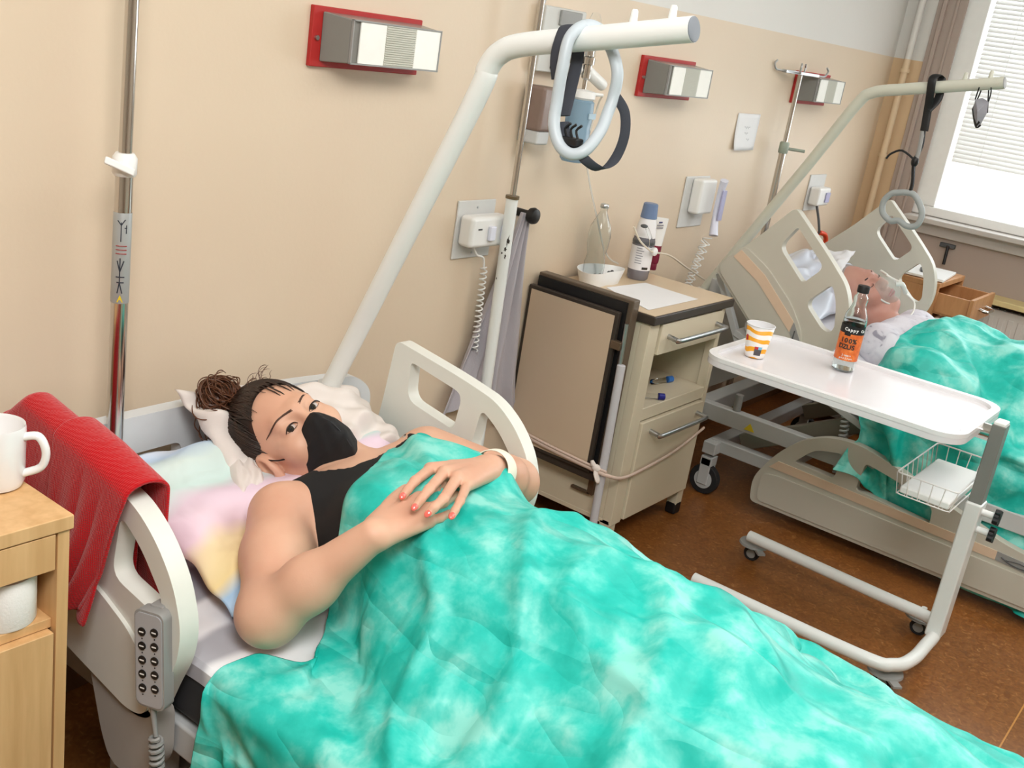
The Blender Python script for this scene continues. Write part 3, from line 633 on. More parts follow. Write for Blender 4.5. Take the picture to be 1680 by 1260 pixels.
k=MB().box(2.66,2.664,-.30,-.2,.222,.232).box(2.655,2.668,-.32,-.30,.17,.235).box(2.655,2.668,-.31,-.24,.168,.176); k.build('latch_bracket',mat('bronze_clip',(110,92,74)),lk,bevel=.001)
# cloth band tied round the locker
bandm=mat('pale_pink_cloth_band',(214,190,176),.85,bump=.3)
bp_=[(2.592,-.004,.306),(2.590,-.16,.292),(2.588,-.325,.285),(2.592,-.39,.282),(2.665,-.408,.262),(2.80,-.412,.266),(2.98,-.412,.282),(3.16,-.408,.318)]
bt_=thing('tied_band',(2.6,-.3,.28),'pale pink cloth band knotted around the cream locker','cloth band')
MB().tube(bp_,.006,10,smooth=6,flat=.7).tube([(q[0]-.001,q[1],q[2]+.010) for q in bp_[:4]],.004,8,smooth=6).build('band',bandm,bt_)
kn=onX(978,768,2.585)
MB().ell(kn,(.012,.014,.012)).tube([kn,kn+np.array([-.004,.010,.010]),kn+np.array([-.004,.016,.020])],[.006,.008,.005],8,smooth=3).tube([kn,kn+np.array([-.004,-.006,-.016]),kn+np.array([-.004,-.016,-.034]),kn+np.array([-.002,-.020,-.040])],[.008,.012,.011,.003],10,smooth=3,flat=.6).build('knot',mat('white_cloth_knot',(228,216,208),.85),bt_)
# things on locker
zt=LZ+.0012
dsh=thing('kidney_dish',(2.95,-.05,zt),'white plastic dish with small beads holding the clear bottle','dish')
dc=onZ(967,458,zt); dc[1]=-.098; dc[0]-=.012
def dish_pts(s,z): 
    P=[]
    for i in range(40):
        a=2*math.pi*i/40; x=.105*math.cos(a)*(1+.0); y=.056*math.sin(a)-.022*math.cos(a)**2*1.0
        # pinch between two lobes
        q=1-.18*math.exp(-((a-math.pi*1.5)/.35)**2)
        P.append((dc[0]+x*s,dc[1]+ (y+.01)*s*q,z))
    return P
V=[];Fc=[]
rings=[(.82,zt),(1.0,zt+.045),(.965,zt+.045),(.80,zt+.004)]
for s,z in rings: V+=dish_pts(s,z)
for i in range(3):
    for k in range(40): l=(k+1)%40; Fc.append((i*40+k,i*40+l,(i+1)*40+l,(i+1)*40+k))
Fc.append(tuple(range(40))[::-1]); Fc.append(tuple(120+k for k in range(40)))
MB().add(V,Fc).build('bowl',M_white,dsh)
for i in range(7):
    q=dc+np.array([-.06+.018*i,.004*math.sin(i*2)-.012,.0]); 
    if i in(3,4): continue
    MB().ell((q[0],q[1],zt+.030+.001*i),(.006,.006,.005),n=10,m=8).build('bead',M_dgrey,dsh)
bt=thing('clear_bottle',(2.95,-.08,zt),'clear empty plastic bottle with silver top standing in the white dish','bottle')
bc=onZ(973,440,zt+.006); bc[1]=max(bc[1],-.10) if bc[1]<-.10 else bc[1]; bc[1]=min(bc[1],-.062); bc=np.array([onY(973,444,bc[1])[0],bc[1],zt+.006])
M_pet2=glass('thick_clear_pet',(246,250,250),.06,1.38)
MB().lathe([(.030,0),(.033,.006),(.033,.05),(.028,.075),(.034,.105),(.036,.135),(.032,.165),(.018,.195),(.011,.21),(.011,.225),(.0095,.225),(.0095,.21),(.0165,.193),(.0305,.164),(.0345,.135),(.0325,.105),(.0265,.075),(.0315,.05),(.0315,.008),(.028,.003)],bc,36).build('bottle_body',M_pet2,bt)
MB().lathe([(.0125,.222),(.0135,.224),(.0135,.232),(.011,.235)],bc,24).build('cap',M_steel,bt)
b2=onZ(1045,453,zt); b2=np.array([b2[0],-.115,zt]); b2[0]=onY(1045,455,-.115)[0]
tb=thing('mouthwash_bottle',tuple(b2),'plastic bottle with slate blue cap and white label on the locker','bottle')
MB().lathe([(.030,0),(.035,.006),(.036,.03),(.036,.125),(.034,.14),(.028,.185),(.024,.20)],b2,32).build('bottle_body',mat('smoky_grey_fluid',(152,150,158),.15,trans=.45),tb)
MB().lathe([(.0365,.034),(.0365,.112)],b2,32,caps=False).build('label',mat('white_label',(236,234,236),.5),tb)
MB().lathe([(.0345,.14),(.0285,.186),(.0245,.20)],b2,32,caps=False).build('shoulder_label',mat('white_label',(236,234,236)),tb)
def wrap_bar(parent,c,r,z0,z1,a0,a1,m,name,n=10):
    k=MB(); V=[];base=math.atan2(CAM[1]-c[1],CAM[0]-c[0])
    for i in range(n+1):
        a=base+a0+(a1-a0)*i/n
        for z in (z0,z1): V.append((c[0]+r*math.cos(a),c[1]+r*math.sin(a),c[2]+z))
    return k.add(V,[(2*i,2*i+2,2*i+3,2*i+1) for i in range(n)]).build(name,m,parent)
for i in range(7): wrap_bar(tb,b2,.0369,.056+i*.008,.0585+i*.008,-.5,.1+.12*math.sin(i*3),MATS['faint_grey_ink'],'printed_text')
wrap_bar(tb,b2,.0370,.038,.046,.25,.85,M_brown,'printed_band')
MB().lathe([(.0245,.20),(.027,.201),(.0235,.245),(.020,.248)],b2,32).build('cap',M_bluecap,tb)
MB().lathe([(.0362,.118),(.0366,.119),(.0366,.128),(.036,.129)],b2,32,caps=False).build('fluid_line',M_dgrey,tb)
c3=onY(1068,447,-.06); c3[2]=zt
tu=thing('cream_tube',tuple(c3),'white and maroon squeeze tube standing behind the blue-capped bottle','tube')
maroon=mat('maroon_print',(130,34,60),.45)
MB().lathe([(.014,0),(.015,.004),(.015,.022),(.014,.024)],c3,20).build('cap',maroon,tu)
MB().lathe([(.0165,.024),(.018,.03),(.0185,.085)],c3,24).build('lower_body',maroon,tu)
V=[];Fc=[];n=24
ca_=np.array([ -0.54,.84]);ca_=np.array([.78,-.62])
for i in range(6):
    t_=i/5; rr=.0185*(1+.35*t_); th=.0185*(1-t_)+.0012
    for k in range(n):
        a=2*math.pi*k/n; V.append((c3[0]+CM[0,0]*rr*math.cos(a)+CM[1,0]*-th*math.sin(a)*.8, c3[1]+CM[1,0]*rr*math.cos(a)+CM[0,0]*th*math.sin(a)*.8, c3[2]+.085+.095*t_))
for i in range(5):
    for k in range(n): l=(k+1)%n; Fc.append((i*n+k,i*n+l,(i+1)*n+l,(i+1)*n+k))
Fc.append(tuple(range(n))[::-1]);Fc.append(tuple(5*n+k for k in range(n)))
MB().add(V,Fc).build('upper_body',M_white,tu)
nq=np.array([-CM[0,2]*-1,-CM[1,2]*-1,0]);nq=np.array([CAM[0]-c3[0],CAM[1]-c3[1],0]);nq/=np.linalg.norm(nq)
for i,(dz,w2) in enumerate(((.165,.006),(.155,.011),(.146,.011))):
    q=c3+nq*.0115+np.array([0,0,dz]); MB().obox(q,CM[:,0],(0,0,1),nq,w2,.0022,.0003).build('printed_text',mat('navy_print',(60,66,120),.6) if i==0 else MATS['faint_grey_ink'],tu,smooth=False)
c4=onZ(1052,425,zt+.05); c4=np.array([b2[0]-.02,b2[1]-.055,zt])
nb=thing('nebuliser_mask_lead',tuple(c4),'clear tubing with white connector looped over the bottle on the locker','tubing')
MB().tube([onY(1040,372,-.16),onY(1050,395,-.165),onY(1068,412,-.165),onY(1080,415,-.16),onY(1100,420,-.15),onY(1125,438,-.12),onY(1150,455,-.1),onY(1185,478,-.06)],.0032,8,smooth=6).build('tube',mat('milky_tube',(226,214,196),.35),nb)
MB().tube([onY(1062,375,-.165),onY(1068,395,-.17),onY(1066,410,-.165)],.0055,10,smooth=4).build('clear_stem',M_pet,nb)
q=onY(1057,371,-.165); MB().ell(q,(.012,.012,.006),n=14,m=8).build('dark_cap',M_dgrey,nb)
q=onY(1074,413,-.165); MB().ell(q,(.012,.010,.014),n=14,m=10).build('white_connector',M_white,nb)
pc=[onZ(*p,zt+.0008) for p in ((995,472),(1059,464),(1145,491),(1064,509))]
pp=MB().add([tuple(p) for p in pc]+[tuple(p+np.array([0,0,.0006])) for p in pc],[(0,1,2,3),(4,5,6,7),(0,1,5,4),(1,2,6,5),(2,3,7,6),(3,0,4,7)])
tag(pp.build('paper_sheet',M_paper,None,smooth=False),'blank white paper sheet lying on the cream locker top','paper')
def syringe(a,b,capm,label):
    a=np.array(a,float);b=np.array(b,float);d=(b-a);L=np.linalg.norm(d);d/=L
    t=thing('vial',tuple(a),label,'vial')
    MB().lathe([(.006,0),(.0085,.003),(.0085,L*.75),(.005,L*.8)],a,18,d).build('glass_body',M_pet,t)
    MB().lathe([(.009,L*.78),(.0105,L*.79),(.0105,L),(.009,L*1.01)],a,18,d).build('cap',capm,t)
q=onZ(1102,622,.475); syringe((q[0]-.10,q[1]+.02,.476),(q[0],q[1],.476),mat('sky_blue_cap',(44,110,190),.35),'clear vial with blue cap at the back of the locker niche')
q=onY(1094,665,-.40); q[2]=.476; syringe((q[0]-.07,q[1]+.07,.476),(q[0],-.385,.476),mat('navy_blue_cap',(34,40,130),.35),'clear vial with navy cap lying at the niche front edge')
# ---------------------------------------------------------------- overbed table
ot=thing('overbed_table',(2.88,-1.3,0),'white overbed table on castors holding a cup and juice bottle','overbed table')
TX0,TX1,TY0,TY1,TZ=2.665,3.115,-1.285,-.565,.703
def tray(z0,z1,ins,r): return rrect(TX0+ins,TX1-ins,TY0+ins,TY1-ins,r,8)
M_tray=mat('white_table_top',(232,230,234),.22,noise=.01)
MB().plate(tray(0,0,.0,.075),[],lambda u,v,t:(u,v,t),TZ-.022,TZ-.004).build('tray_top',M_tray,ot,bevel=.006,seg=3)
MB().plate(tray(0,0,0,.075),[tray(0,0,.022,.06)],lambda u,v,t:(u,v,t),TZ-.006,TZ+.006).build('tray_rim',mat('white_tray_rim',(238,238,240),.3),ot,bevel=.005,seg=3)
px_,py_=2.885,-1.325
MB().box(2.83,2.95,TY0+.02,TY1-.3,TZ-.045,TZ-.022).build('under_bracket',M_greyp,ot,bevel=.004)
MB().cyl((px_,-1.31,TZ-.018),(px_,-1.262,TZ-.018),.022,24).cyl((px_,-1.325,TZ-.018),(px_,-1.30,TZ-.018),.014,20).build('tilt_pivot',M_chrome,ot)
MB().box(px_-.026,px_+.026,py_-.017,py_+.017,.46,TZ+.015).build('upper_post',mat('mid_grey_post',(128,128,124),.4),ot,bevel=.004)
MB().box(px_-.024,px_+.024,py_-.015,py_+.015,TZ+.005,TZ+.022).build('post_cap',M_white,ot,bevel=.004)
MB().box(px_-.032,px_+.032,py_-.021,py_+.021,.095,.50).build('lower_post',M_whitep,ot,bevel=.006)
for z in (.475,.425):
    MB().cyl((px_,py_-.02,z),(px_,py_-.05,z),.009,14).build('knob_stem',M_white,ot)
    kb=MB().lathe([(.006,0),(.018,.002),(.018,.014),(.006,.018)],(px_,py_-.05,z),20,(0,-1,0))
    for i in range(4):
        a=i*math.pi/2+.4; kb.cyl((px_+.016*math.cos(a),py_-.052,z+.016*math.sin(a)),(px_+.016*math.cos(a),py_-.066,z+.016*math.sin(a)),.009,12)
    kb.build('star_knob',M_black,ot)
zb=.098
A0=onZ(1138,949,zb);A1=onZ(1405,1073,zb);A2=onZ(1455,1092,zb);B0=onZ(1229,879,zb);B1=onZ(1440,975,zb)
xa=A0[0];xb=B0[0]
xa=(A0[0]+A2[0])/2; xb=(B0[0]+B1[0])/2
MB().tube([(A0[0],A0[1],zb),(A1[0],A1[1],zb),(A2[0]+.02,-1.30,zb),(A2[0]+.09,-1.325,zb),((xa+xb)/2,-1.328,zb),(B1[0]-.08,-1.325,zb),(B1[0]-.01,-1.29,zb),(B1[0],B1[1],zb),(B0[0],B0[1],zb)],.0175,22,smooth=6).build('base_tube',M_whitep,ot)
def table_caster(x,y):
    c_=MB().lathe([(.010,-.008),(.025,-.008),(.025,.008),(.010,.008)],(x,y,.025),24,(1,0,.1)).build('wheel',M_rubber,ot,bevel=.002)
    MB().lathe([(.002,-.010),(.015,-.009),(.015,.009),(.002,.010)],(x,y,.025),20,(1,0,.1)).build('wheel_hub',M_greyp,c_)
    MB().lathe([(.005,.078),(.02,.074),(.045,.062),(.047,.056),(.042,.054),(.02,.055)],(x,y,0),30).obox((x-.035,y-.035,.055),(.7,.7,0),(-.7,.7,0),(0,0,1),.022,.012,.003).build('brake_cover',M_greyp,c_)
    MB().cyl((x,y,.075),(x,y,.088),.008,12).build('caster_stem',M_whitep,c_)
for p in ((1452,1102),(1237,893),(1512,1013)):
    q=onZ(p[0],p[1],.055); table_caster(q[0],q[1])
table_caster(A0[0]+.01,A0[1]-.03)
# wire basket
bs=onZ(1475,778,.52),onZ(1535,728,.52),onZ(1605,765,.52),onZ(1555,818,.52)
bx0,bx1=2.70,2.90
q0=onZ(1475,778,.54); q1=onZ(1535,728,.54)
bkx0=q0[0]; bkx1=q1[0]; bky1=(q0[1]+q1[1])/2; bky0=-1.30; zr,zbm=.545,.485
M_wire=mat('white_coated_wire',(238,236,234),.35)
wb=MB(); P=[(bkx0,bky1,zr),(bkx1,bky1,zr),(bkx1,bky0,zr),(bkx0,bky0,zr)]
wb.tube(rp:=[(a,b,zr) for a,b in rrect(bkx0,bkx1,bky0,bky1,.012,4)],.0022,8,closed=True)
wb.tube([(a,b,zbm) for a,b in rrect(bkx0+.01,bkx1-.01,bky0+.01,bky1-.01,.012,4)],.0018,8,closed=True)
def wires(n,a,b,a2,b2):
    for i in range(n+1):
        t_=i/n; p=np.array(a)*(1-t_)+np.array(b)*t_; q=np.array(a2)*(1-t_)+np.array(b2)*t_; wb.cyl(tuple(p),tuple(q),.0014,6)
wires(8,(bkx0,bky1,zr),(bkx1,bky1,zr),(bkx0+.01,bky1-.01,zbm),(bkx1-.01,bky1-.01,zbm))
wires(5,(bkx0,bky0,zr),(bkx0,bky1,zr),(bkx0+.01,bky0+.01,zbm),(bkx0+.01,bky1-.01,zbm))
wires(5,(bkx1,bky0,zr),(bkx1,bky1,zr),(bkx1-.01,bky0+.01,zbm),(bkx1-.01,bky1-.01,zbm))
wires(7,(bkx0+.01,bky0+.01,zbm),(bkx0+.01,bky1-.01,zbm),(bkx1-.01,bky0+.01,zbm),(bkx1-.01,bky1-.01,zbm))
wb.build('wire_basket',M_wire,ot)
MB().box(bkx0+.014,bkx1-.014,bky0+.014,bky1-.014,zbm+.002,zbm+.022).build('basket_liner',M_white,ot,bevel=.005)
# paper cup
cc=onZ(1237,584,TZ-.002); cup=thing('paper_cup',tuple(cc),'orange and white striped paper cup on the overbed table','cup')
def cup_mat():
    m=bpy.data.materials.new('orange_wave_print'); m.use_nodes=True; nt=m.node_tree; b=nt.nodes['Principled BSDF']; b.inputs['Roughness'].default_value=.45; L=nt.links.new
    tc=nt.nodes.new('ShaderNodeTexCoord'); s_=nt.nodes.new('ShaderNodeSeparateXYZ'); L(tc.outputs['Object'],s_.inputs[0])
    mp=nt.nodes.new('ShaderNodeMapping'); mp.inputs['Scale'].default_value=(20,20,8); L(tc.outputs['Object'],mp.inputs[0])
    n=nt.nodes.new('ShaderNodeTexNoise'); n.inputs['Scale'].default_value=1.4; n.inputs['Detail'].default_value=0; L(mp.outputs[0],n.inputs[0])
    a=nt.nodes.new('ShaderNodeMath'); a.operation='MULTIPLY_ADD'; a.inputs[1].default_value=.022; L(n.outputs['Fac'],a.inputs[0]); L(s_.outputs['Z'],a.inputs[2])
    k=nt.nodes.new('ShaderNodeMath'); k.operation='MULTIPLY'; k.inputs[1].default_value=2*math.pi/.027; L(a.outputs[0],k.inputs[0])
    sn=nt.nodes.new('ShaderNodeMath'); sn.operation='SINE'; L(k.outputs[0],sn.inputs[0])
    g=nt.nodes.new('ShaderNodeMath'); g.operation='GREATER_THAN'; g.inputs[1].default_value=.15; L(sn.outputs[0],g.inputs[0])
    mx=nt.nodes.new('ShaderNodeMix'); mx.data_type='RGBA'; mx.inputs[6].default_value=s2l((240,236,234)); mx.inputs[7].default_value=s2l((246,170,36)); L(g.outputs[0],mx.inputs[0]); L(mx.outputs[2],b.inputs['Base Color']); return m
ch=.094
cuo=MB().lathe([(.0275,0),(.0275,.002),(.040,ch)],cc,48,caps=False).lathe([(.0275,.002),(.0005,.002)],cc,48,caps=False).build('cup_wall',cup_mat(),cup)
cuo.modifiers.new('s','SOLIDIFY').thickness=.0006
MB().lathe([(.0392,ch),(.027,.004),(.0005,.004)],cc,48,caps=False).build('white_inside',M_paper,cup)
MB().tube([(cc[0]+.040*math.cos(2*math.pi*i/40),cc[1]+.040*math.sin(2*math.pi*i/40),cc[2]+ch) for i in range(40)],.0013,8,closed=True).build('rolled_rim',M_paper,cup)
def wrap_cone(parent,c,r0,r1,h,z0,z1,a0,a1,m,name,off=.0008):
    V=[];n=8;base=math.atan2(CAM[1]-c[1],CAM[0]-c[0])
    for i in range(n+1):
        a=base+a0+(a1-a0)*i/n
        for z in (z0,z1): r=r0+(r1-r0)*z/h+off; V.append((c[0]+r*math.cos(a),c[1]+r*math.sin(a),c[2]+z))
    return MB().add(V,[(2*i,2*i+2,2*i+3,2*i+1) for i in range(n)]).build(name,m,parent)
wrap_cone(cup,cc,.0275,.040,ch,.010,.028,-.1,.55,mat('dark_grey_print',(82,80,84),.5),'printed_block')
wrap_cone(cup,cc,.0275,.040,ch,.028,.036,-.1,.22,mat('crimson_print',(196,44,60),.5),'printed_block')
wrap_cone(cup,cc,.0275,.040,ch,.028,.036,.22,.55,mat('light_blue_print',(120,190,230),.5),'printed_block')
wrap_cone(cup,cc,.0275,.040,ch,.048,.064,-1.1,-.85,mat('crimson_print',(196,44,60)),'printed_block')
# juice bottle
jc=onZ(1382,606,TZ-.002); jb=thing('juice_bottle',tuple(jc),'clear water-filled juice bottle with orange label and black cap','bottle')
JH=.232
prof=[(.026,0),(.031,.004),(.0325,.015),(.0315,.03),(.0325,.035),(.0325,.125),(.0325,.148),(.030,.165),(.0215,.185),(.0185,.197),(.0205,.207),(.0195,.216),(.0145,.222),(.0135,.235)]
inner=[(r-.0012,h) for r,h in prof[::-1] if h>.003]+[(.0245,.004)]
MB().lathe(prof+inner,jc,44).build('bottle_body',M_pet2,jb)
MB().lathe([(.0295,.006),(.0305,.03),(.0305,.15)],jc,40).build('water',glass('water',(248,252,252),0,1.08),jb)
MB().lathe([(.0155,.228),(.0165,.229),(.0165,.246),(.0155,.248)],jc,36).build('cap',M_black,jb)
M_or=ramp_mat('orange_fruit_label',[(.35,(206,92,30)),(.6,(226,116,44)),(.75,(240,150,84))],60,2,.4)
MB().lathe([(.0331,.034),(.0331,.112)],jc,44,caps=False).build('label',M_or,jb,label='orange fruit juice label')
lb_=MB().lathe([(.0332,.112),(.0332,.135)],jc,44,caps=False).build('label_band',M_black,jb)
V=[];base=math.atan2(CAM[1]-jc[1],CAM[0]-jc[0])
for a,z in ((-.55,.112),(-.1,.112),(-.33,.104)): V.append((jc[0]+.0334*math.cos(base+a),jc[1]+.0334*math.sin(base+a),jc[2]+z))
wrap_bar(jb,jc,.0335,.106,.113,-.6,-.05,M_black,'label_notch')
def wraptext(body,size,m,parent,c,r,z,a,name='lettering',lift=.0008):
    """letters placed one by one round a cylinder"""
    wd=size*.62; n=len(body); base=math.atan2(CAM[1]-c[1],CAM[0]-c[0])
    for i,chh in enumerate(body):
        if chh==' ': continue
        aa=base+a+(i-(n-1)/2)*wd/r; pos=(c[0]+(r+lift)*math.cos(aa),c[1]+(r+lift)*math.sin(aa),c[2]+z)
        text(chh,size,m,parent,pos,(-math.sin(aa),math.cos(aa),0),(0,0,1),name,.0003,True)
wraptext('Cappy',.0125,M_white,jb,jc,.0336,.124,-.05)
wraptext('Ca',.0105,M_white,jb,jc,.0336,.124,.95)
wraptext('100%',.0185,M_brown,jb,jc,.0334,.092,-.12)
wraptext('DZUS',.0185,M_brown,jb,jc,.0334,.074,-.12)
wraptext('jemne',.0085,M_white,jb,jc,.0334,.050,-.0)
wraptext('perlive',.0085,M_white,jb,jc,.0334,.041,-.0)
# ---------------------------------------------------------------- bed two
ANG=math.radians(33); DST=(-.462,1.066)
bd2=thing('hospital_bed',(3.84,-.2,0),'greige hospital bed with raised backrest and lowered side rail by the window','bed')
rail(bd2,3.38,M_railb,ANG,DST,out=-1,stripe=True); rail(bd2,4.30,M_railb,ANG,DST,out=1)
FO=[(-.545,.05,.02),(-.535,.135,.04),(-.595,.245,.05),(-.67,.325,.05),(-.76,.368,.05),(-.86,.378,.06),(-1.0,.345,.08),(-1.18,.285,.08),(-1.36,.232,.06),(-1.62,.20,.04),(-1.64,.05,.03)]
FW1=[(-.665,.243,.012),(-.725,.310,.03),(-.818,.328,.02),(-.808,.237,.015)]
FW2=[(-.895,.325,.015),(-1.0,.305,.03),(-1.13,.262,.02),(-1.135,.205,.012),(-.885,.228,.012)]
fo=MB().plate(rpoly(FO),[rpoly(FW1),rpoly(FW2)],lambda u,v,t:(3.38+t,u,v),-.017,.017).build('foot_side_rail',M_railb,bd2,bevel=.009,seg=4,sharp=50)
MB().plate(rpoly([(-.57,.065,.02),(-.565,.165,.03),(-.62,.175,.02),(-1.62,.155,.02),(-1.62,.065,.02)]),[],lambda u,v,t:(3.38-t,u,v),.010,.024).build('rail_panel',M_railb,fo,bevel=.004)
MB().plate([(-.585,.195),(-.612,.225),(-1.345,.205),(-1.345,.176)],[],lambda u,v,t:(3.38-t,u,v),.016,.0195).build('peach_stripe',M_stripe,fo,label='pale peach stripe')
MB().plate([(-1.345,.176),(-1.345,.205),(-1.46,.198),(-1.46,.168)],[],lambda u,v,t:(3.38-t,u,v),.016,.0195).build('angle_gauge',M_greyp,fo)
MB().tube([(3.359,-1.36,.192),(3.359,-1.39,.180),(3.359,-1.43,.178),(3.359,-1.45,.188)],.002,6,smooth=4).tube([(3.359,-1.37,.186),(3.359,-1.41,.192),(3.359,-1.44,.188)],.0015,6,smooth=4).build('gauge_scale',M_dgrey,fo)
FFO=[(-.66,.35,.03),(-.655,.60,.06),(-.74,.665,.06),(-.86,.655,.06),(-1.04,.628,.05),(-1.3,.56,.05),(-1.7,.50,.05),(-1.7,.35,.03)]
ffr=MB().plate(rpoly(FFO),[rpoly([(-.93,.53,.02),(-.93,.60,.02),(-1.04,.585,.02),(-1.04,.52,.02)])],lambda u,v,t:(4.30+t,u,v),-.017,.017).build('foot_side_rail',M_railb,bd2,bevel=.009,seg=4,sharp=50)
MB().plate(rpoly([(3.36,.25,.02),(3.36,.62,.05),(3.44,.675,.05),(4.24,.675,.05),(4.32,.62,.05),(4.32,.25,.02)]),[],lambda u,v,t:(u,t,v),-.11,-.078).build('headboard',M_railb,bd2,bevel=.010,seg=3)
MB().cyl((3.6,-.14,.3),(3.6,-.14,.72),.024,20).build('trapeze_socket',M_greyw,bd2)
u_=MB().box(3.40,3.44,-1.9,-.20,.265,.325).box(4.24,4.28,-1.9,-.20,.265,.325).box(3.44,4.24,-.30,-.24,.265,.325)
u_.build('upper_frame',M_greyw,bd2,bevel=.004)
lo=MB().box(3.40,3.44,-1.8,-.34,.16,.205).box(4.24,4.28,-1.8,-.34,.16,.205).box(3.36,4.28,-.38,-.33,.155,.20).box(3.44,4.24,-.62,-.58,.16,.20).box(3.44,4.24,-1.05,-1.0,.16,.2)
lo.build('base_frame',M_greyw,bd2,bevel=.004)
for xx in (3.52,4.1): MB().obox((xx,-.62,.30),(1,0,0),(0,.88,-.47),(0,.47,.88),.02,.24,.03).build('lift_arm',mat('olive_grey_steel',(150,146,132),.45),bd2,bevel=.004)
MB().lathe([(.014,0),(.014,.06)],(3.42,-.40,.325),14).build('accessory_socket',M_greyp,bd2)
k=MB(); v=[(3.3985,-.47,.305),(3.3985,-.49,.278),(3.3985,-.45,.278)]; k.add(v+[(3.397,a[1],a[2]) for a in v],[(0,1,2),(3,4,5),(0,1,4,3),(1,2,5,4),(2,0,3,5)]); k.build('warning_triangle',MY,bd2)
MB().obox((3.83,-.66,.475),(1,0,0),(0,.947,.321),(0,-.321,.947),.40,.36,.012).build('backrest_panel',M_greyw,bd2,bevel=.003)
for x in (3.385,4.29): 
    for y in (-.355,-1.75): caster(bd2,x,y,.055,M_greyw)
MB().tube(coil((3.45,-.80,.10),(3.45,-.76,.52),.013,26,10),.004,6).build('motor_cable',M_greyw,bd2)
MB().obox((3.45,-.30,.62),(.0,.5,.86),(1,0,0),(0,.86,-.5),.18,.012,.012).build('backrest_strut',M_greyw,bd2,bevel=.003)
mt2=thing('mattress',(3.84,-.9,.4),'white sheeted mattress raised under the patient with oxygen mask','mattress')
dz=np.array([0,math.cos(ANG),math.sin(ANG)]);dn=np.array([0,-math.sin(ANG),math.cos(ANG)])
MP=[(-1.85,.38),(-1.02,.38),(-.34,.61),(-.375,.725),(-1.04,.475),(-1.85,.475)]
MB().plate(MP,[],lambda u,v,t:(t,u,v),3.43,4.25).build('mattress_core',mat('white_grey_sheet',(216,216,222),.85,bump=.4,bscale=18),mt2,bevel=.025,seg=4)
# trapeze two
X2=3.6
P2=[onX(1163,462,X2),onX(1330,265,X2),onX(1405,172,X2),onX(1432,152,X2),onX(1475,147,X2),onX(1648,136,X2)]
P2[0][2]-=.05; P2[0][1]+=.02
t2,d2=trapeze(P2,.0185,mat('ivory_enamel_pole',(204,204,190),.3),'ivory trapeze pole bent over the far bed by the window',M_greyp)
h2=thing('trapeze_handle',tuple(onX(1520,200,X2)),'grey ring grip on black strap hanging from the far trapeze pole','handle')
strap([onX(1545,128,X2+.02),onX(1538,123,X2),onX(1530,130,X2-.025),onX(1526,155,X2-.02),onX(1523,175,X2),onX(1518,205,X2),onX(1516,215,X2)],.026,.006,'strap',h2,M_black,(0,1,0))
strap([onX(1545,128,X2+.02),onX(1540,160,X2+.015),onX(1523,180,X2),],.026,.006,'strap_back',h2,M_black,(0,1,0))
MB().tube([onX(1514,215,X2),onX(1508,245,X2),onX(1503,262,X2)],.007,8,smooth=3).build('cord_link',M_greyp,h2)
MB().tube([onX(1516,213,X2),onX(1512,240,X2+.01),onX(1500,265,X2),onX(1497,300,X2),onX(1492,318,X2)],.006,8,smooth=4).tube([onX(1500,262,X2),onX(1480,247,X2),onX(1462,252,X2),onX(1454,260,X2)],.0035,8,smooth=4).build('cord',M_black,h2)
MB().ell(onX(1501,265,X2),(.012,.012,.018)).build('cord_lock',M_black,h2)
rg=[(1487,316),(1500,320),(1510,338),(1512,355),(1503,370),(1488,371),(1474,362),(1460,362),(1448,348),(1450,330),(1462,318),(1475,316)]
MB().tube([onX(a,b,X2) for a,b in rg],.010,14,closed=True,smooth=6).build('grip',mat('mid_grey_grip',(158,164,164),.45),h2)
# hanging mask
hm=thing('face_mask',tuple(onX(1608,180,X2)),'grey face mask hanging by black ear loops from the far trapeze pole','face mask')
mp_=[onX(*p,X2) for p in ((1600,163),(1612,160),(1622,166),(1620,185),(1609,205),(1602,209),(1598,195),(1596,178))]
cen_=sum(mp_)/8
V=[tuple(p+np.array([.0,0,0])) for p in mp_]+[tuple(cen_+np.array([-.03,0,0]))]+[tuple(cen_+np.array([-.022,0,0]))]
MB().add(V,[(i,(i+1)%8,8) for i in range(8)]+[((i+1)%8,i,9) for i in range(8)]).build('mask_body',mat('grey_mask_cloth',(150,150,158),.8),hm,bevel=.002)
MB().tube([mp_[0],onX(1606,145,X2-.015),onX(1612,130,X2),onX(1609,150,X2+.02),mp_[7]],.0022,6,smooth=4).tube([mp_[2],onX(1626,150,X2-.015),onX(1625,132,X2),onX(1622,150,X2+.02),mp_[3]],.0022,6,smooth=4).build('ear_loops',M_black,hm)
MB().tube([mp_[7],mp_[6],mp_[5],mp_[4]],.003,6,smooth=3).build('dark_edge',M_black,hm)
MB().add([tuple(onX(1597,188,X2-.003)),tuple(onX(1600,210,X2-.003)),tuple(onX(1608,201,X2-.012)),tuple(onX(1600,210,X2+.003))],[(0,1,2),(0,2,3)]).build('dark_tip',M_black,hm)
# drip stand two
ds=thing('drip_stand',(4.1,-.06,0),'chrome drip stand with hooked head in front of the farthest lamp','drip stand')
a=onY(1328,128,-.075);b=onY(1300,245,-.075);c_=onY(1250,385,-.075)
a[0]=b[0]=c_[0]=(a[0]+b[0]+c_[0])/3+0; 
MB().cyl((a[0],-.052,.05),(a[0],-.052,b[2]),.0135,20).build('lower_tube',M_chrome,ds)
MB().cyl((a[0],-.052,b[2]),(a[0],-.052,a[2]+.01),.009,20).build('upper_tube',M_chrome,ds)
MB().lathe([(.017,0),(.019,.004),(.019,.04),(.015,.045)],(a[0],-.052,b[2]-.02)).cyl((a[0],-.052,b[2]),(a[0]+.05,-.12,b[2]),.006,10).build('clamp_collar',mat('green_grey_plastic',(150,160,146),.4),ds)
hk_=MB().obox((a[0],-.052,a[2]+.012),(.96,-.28,0),(.28,.96,0),(0,0,1),.10,.012,.006)
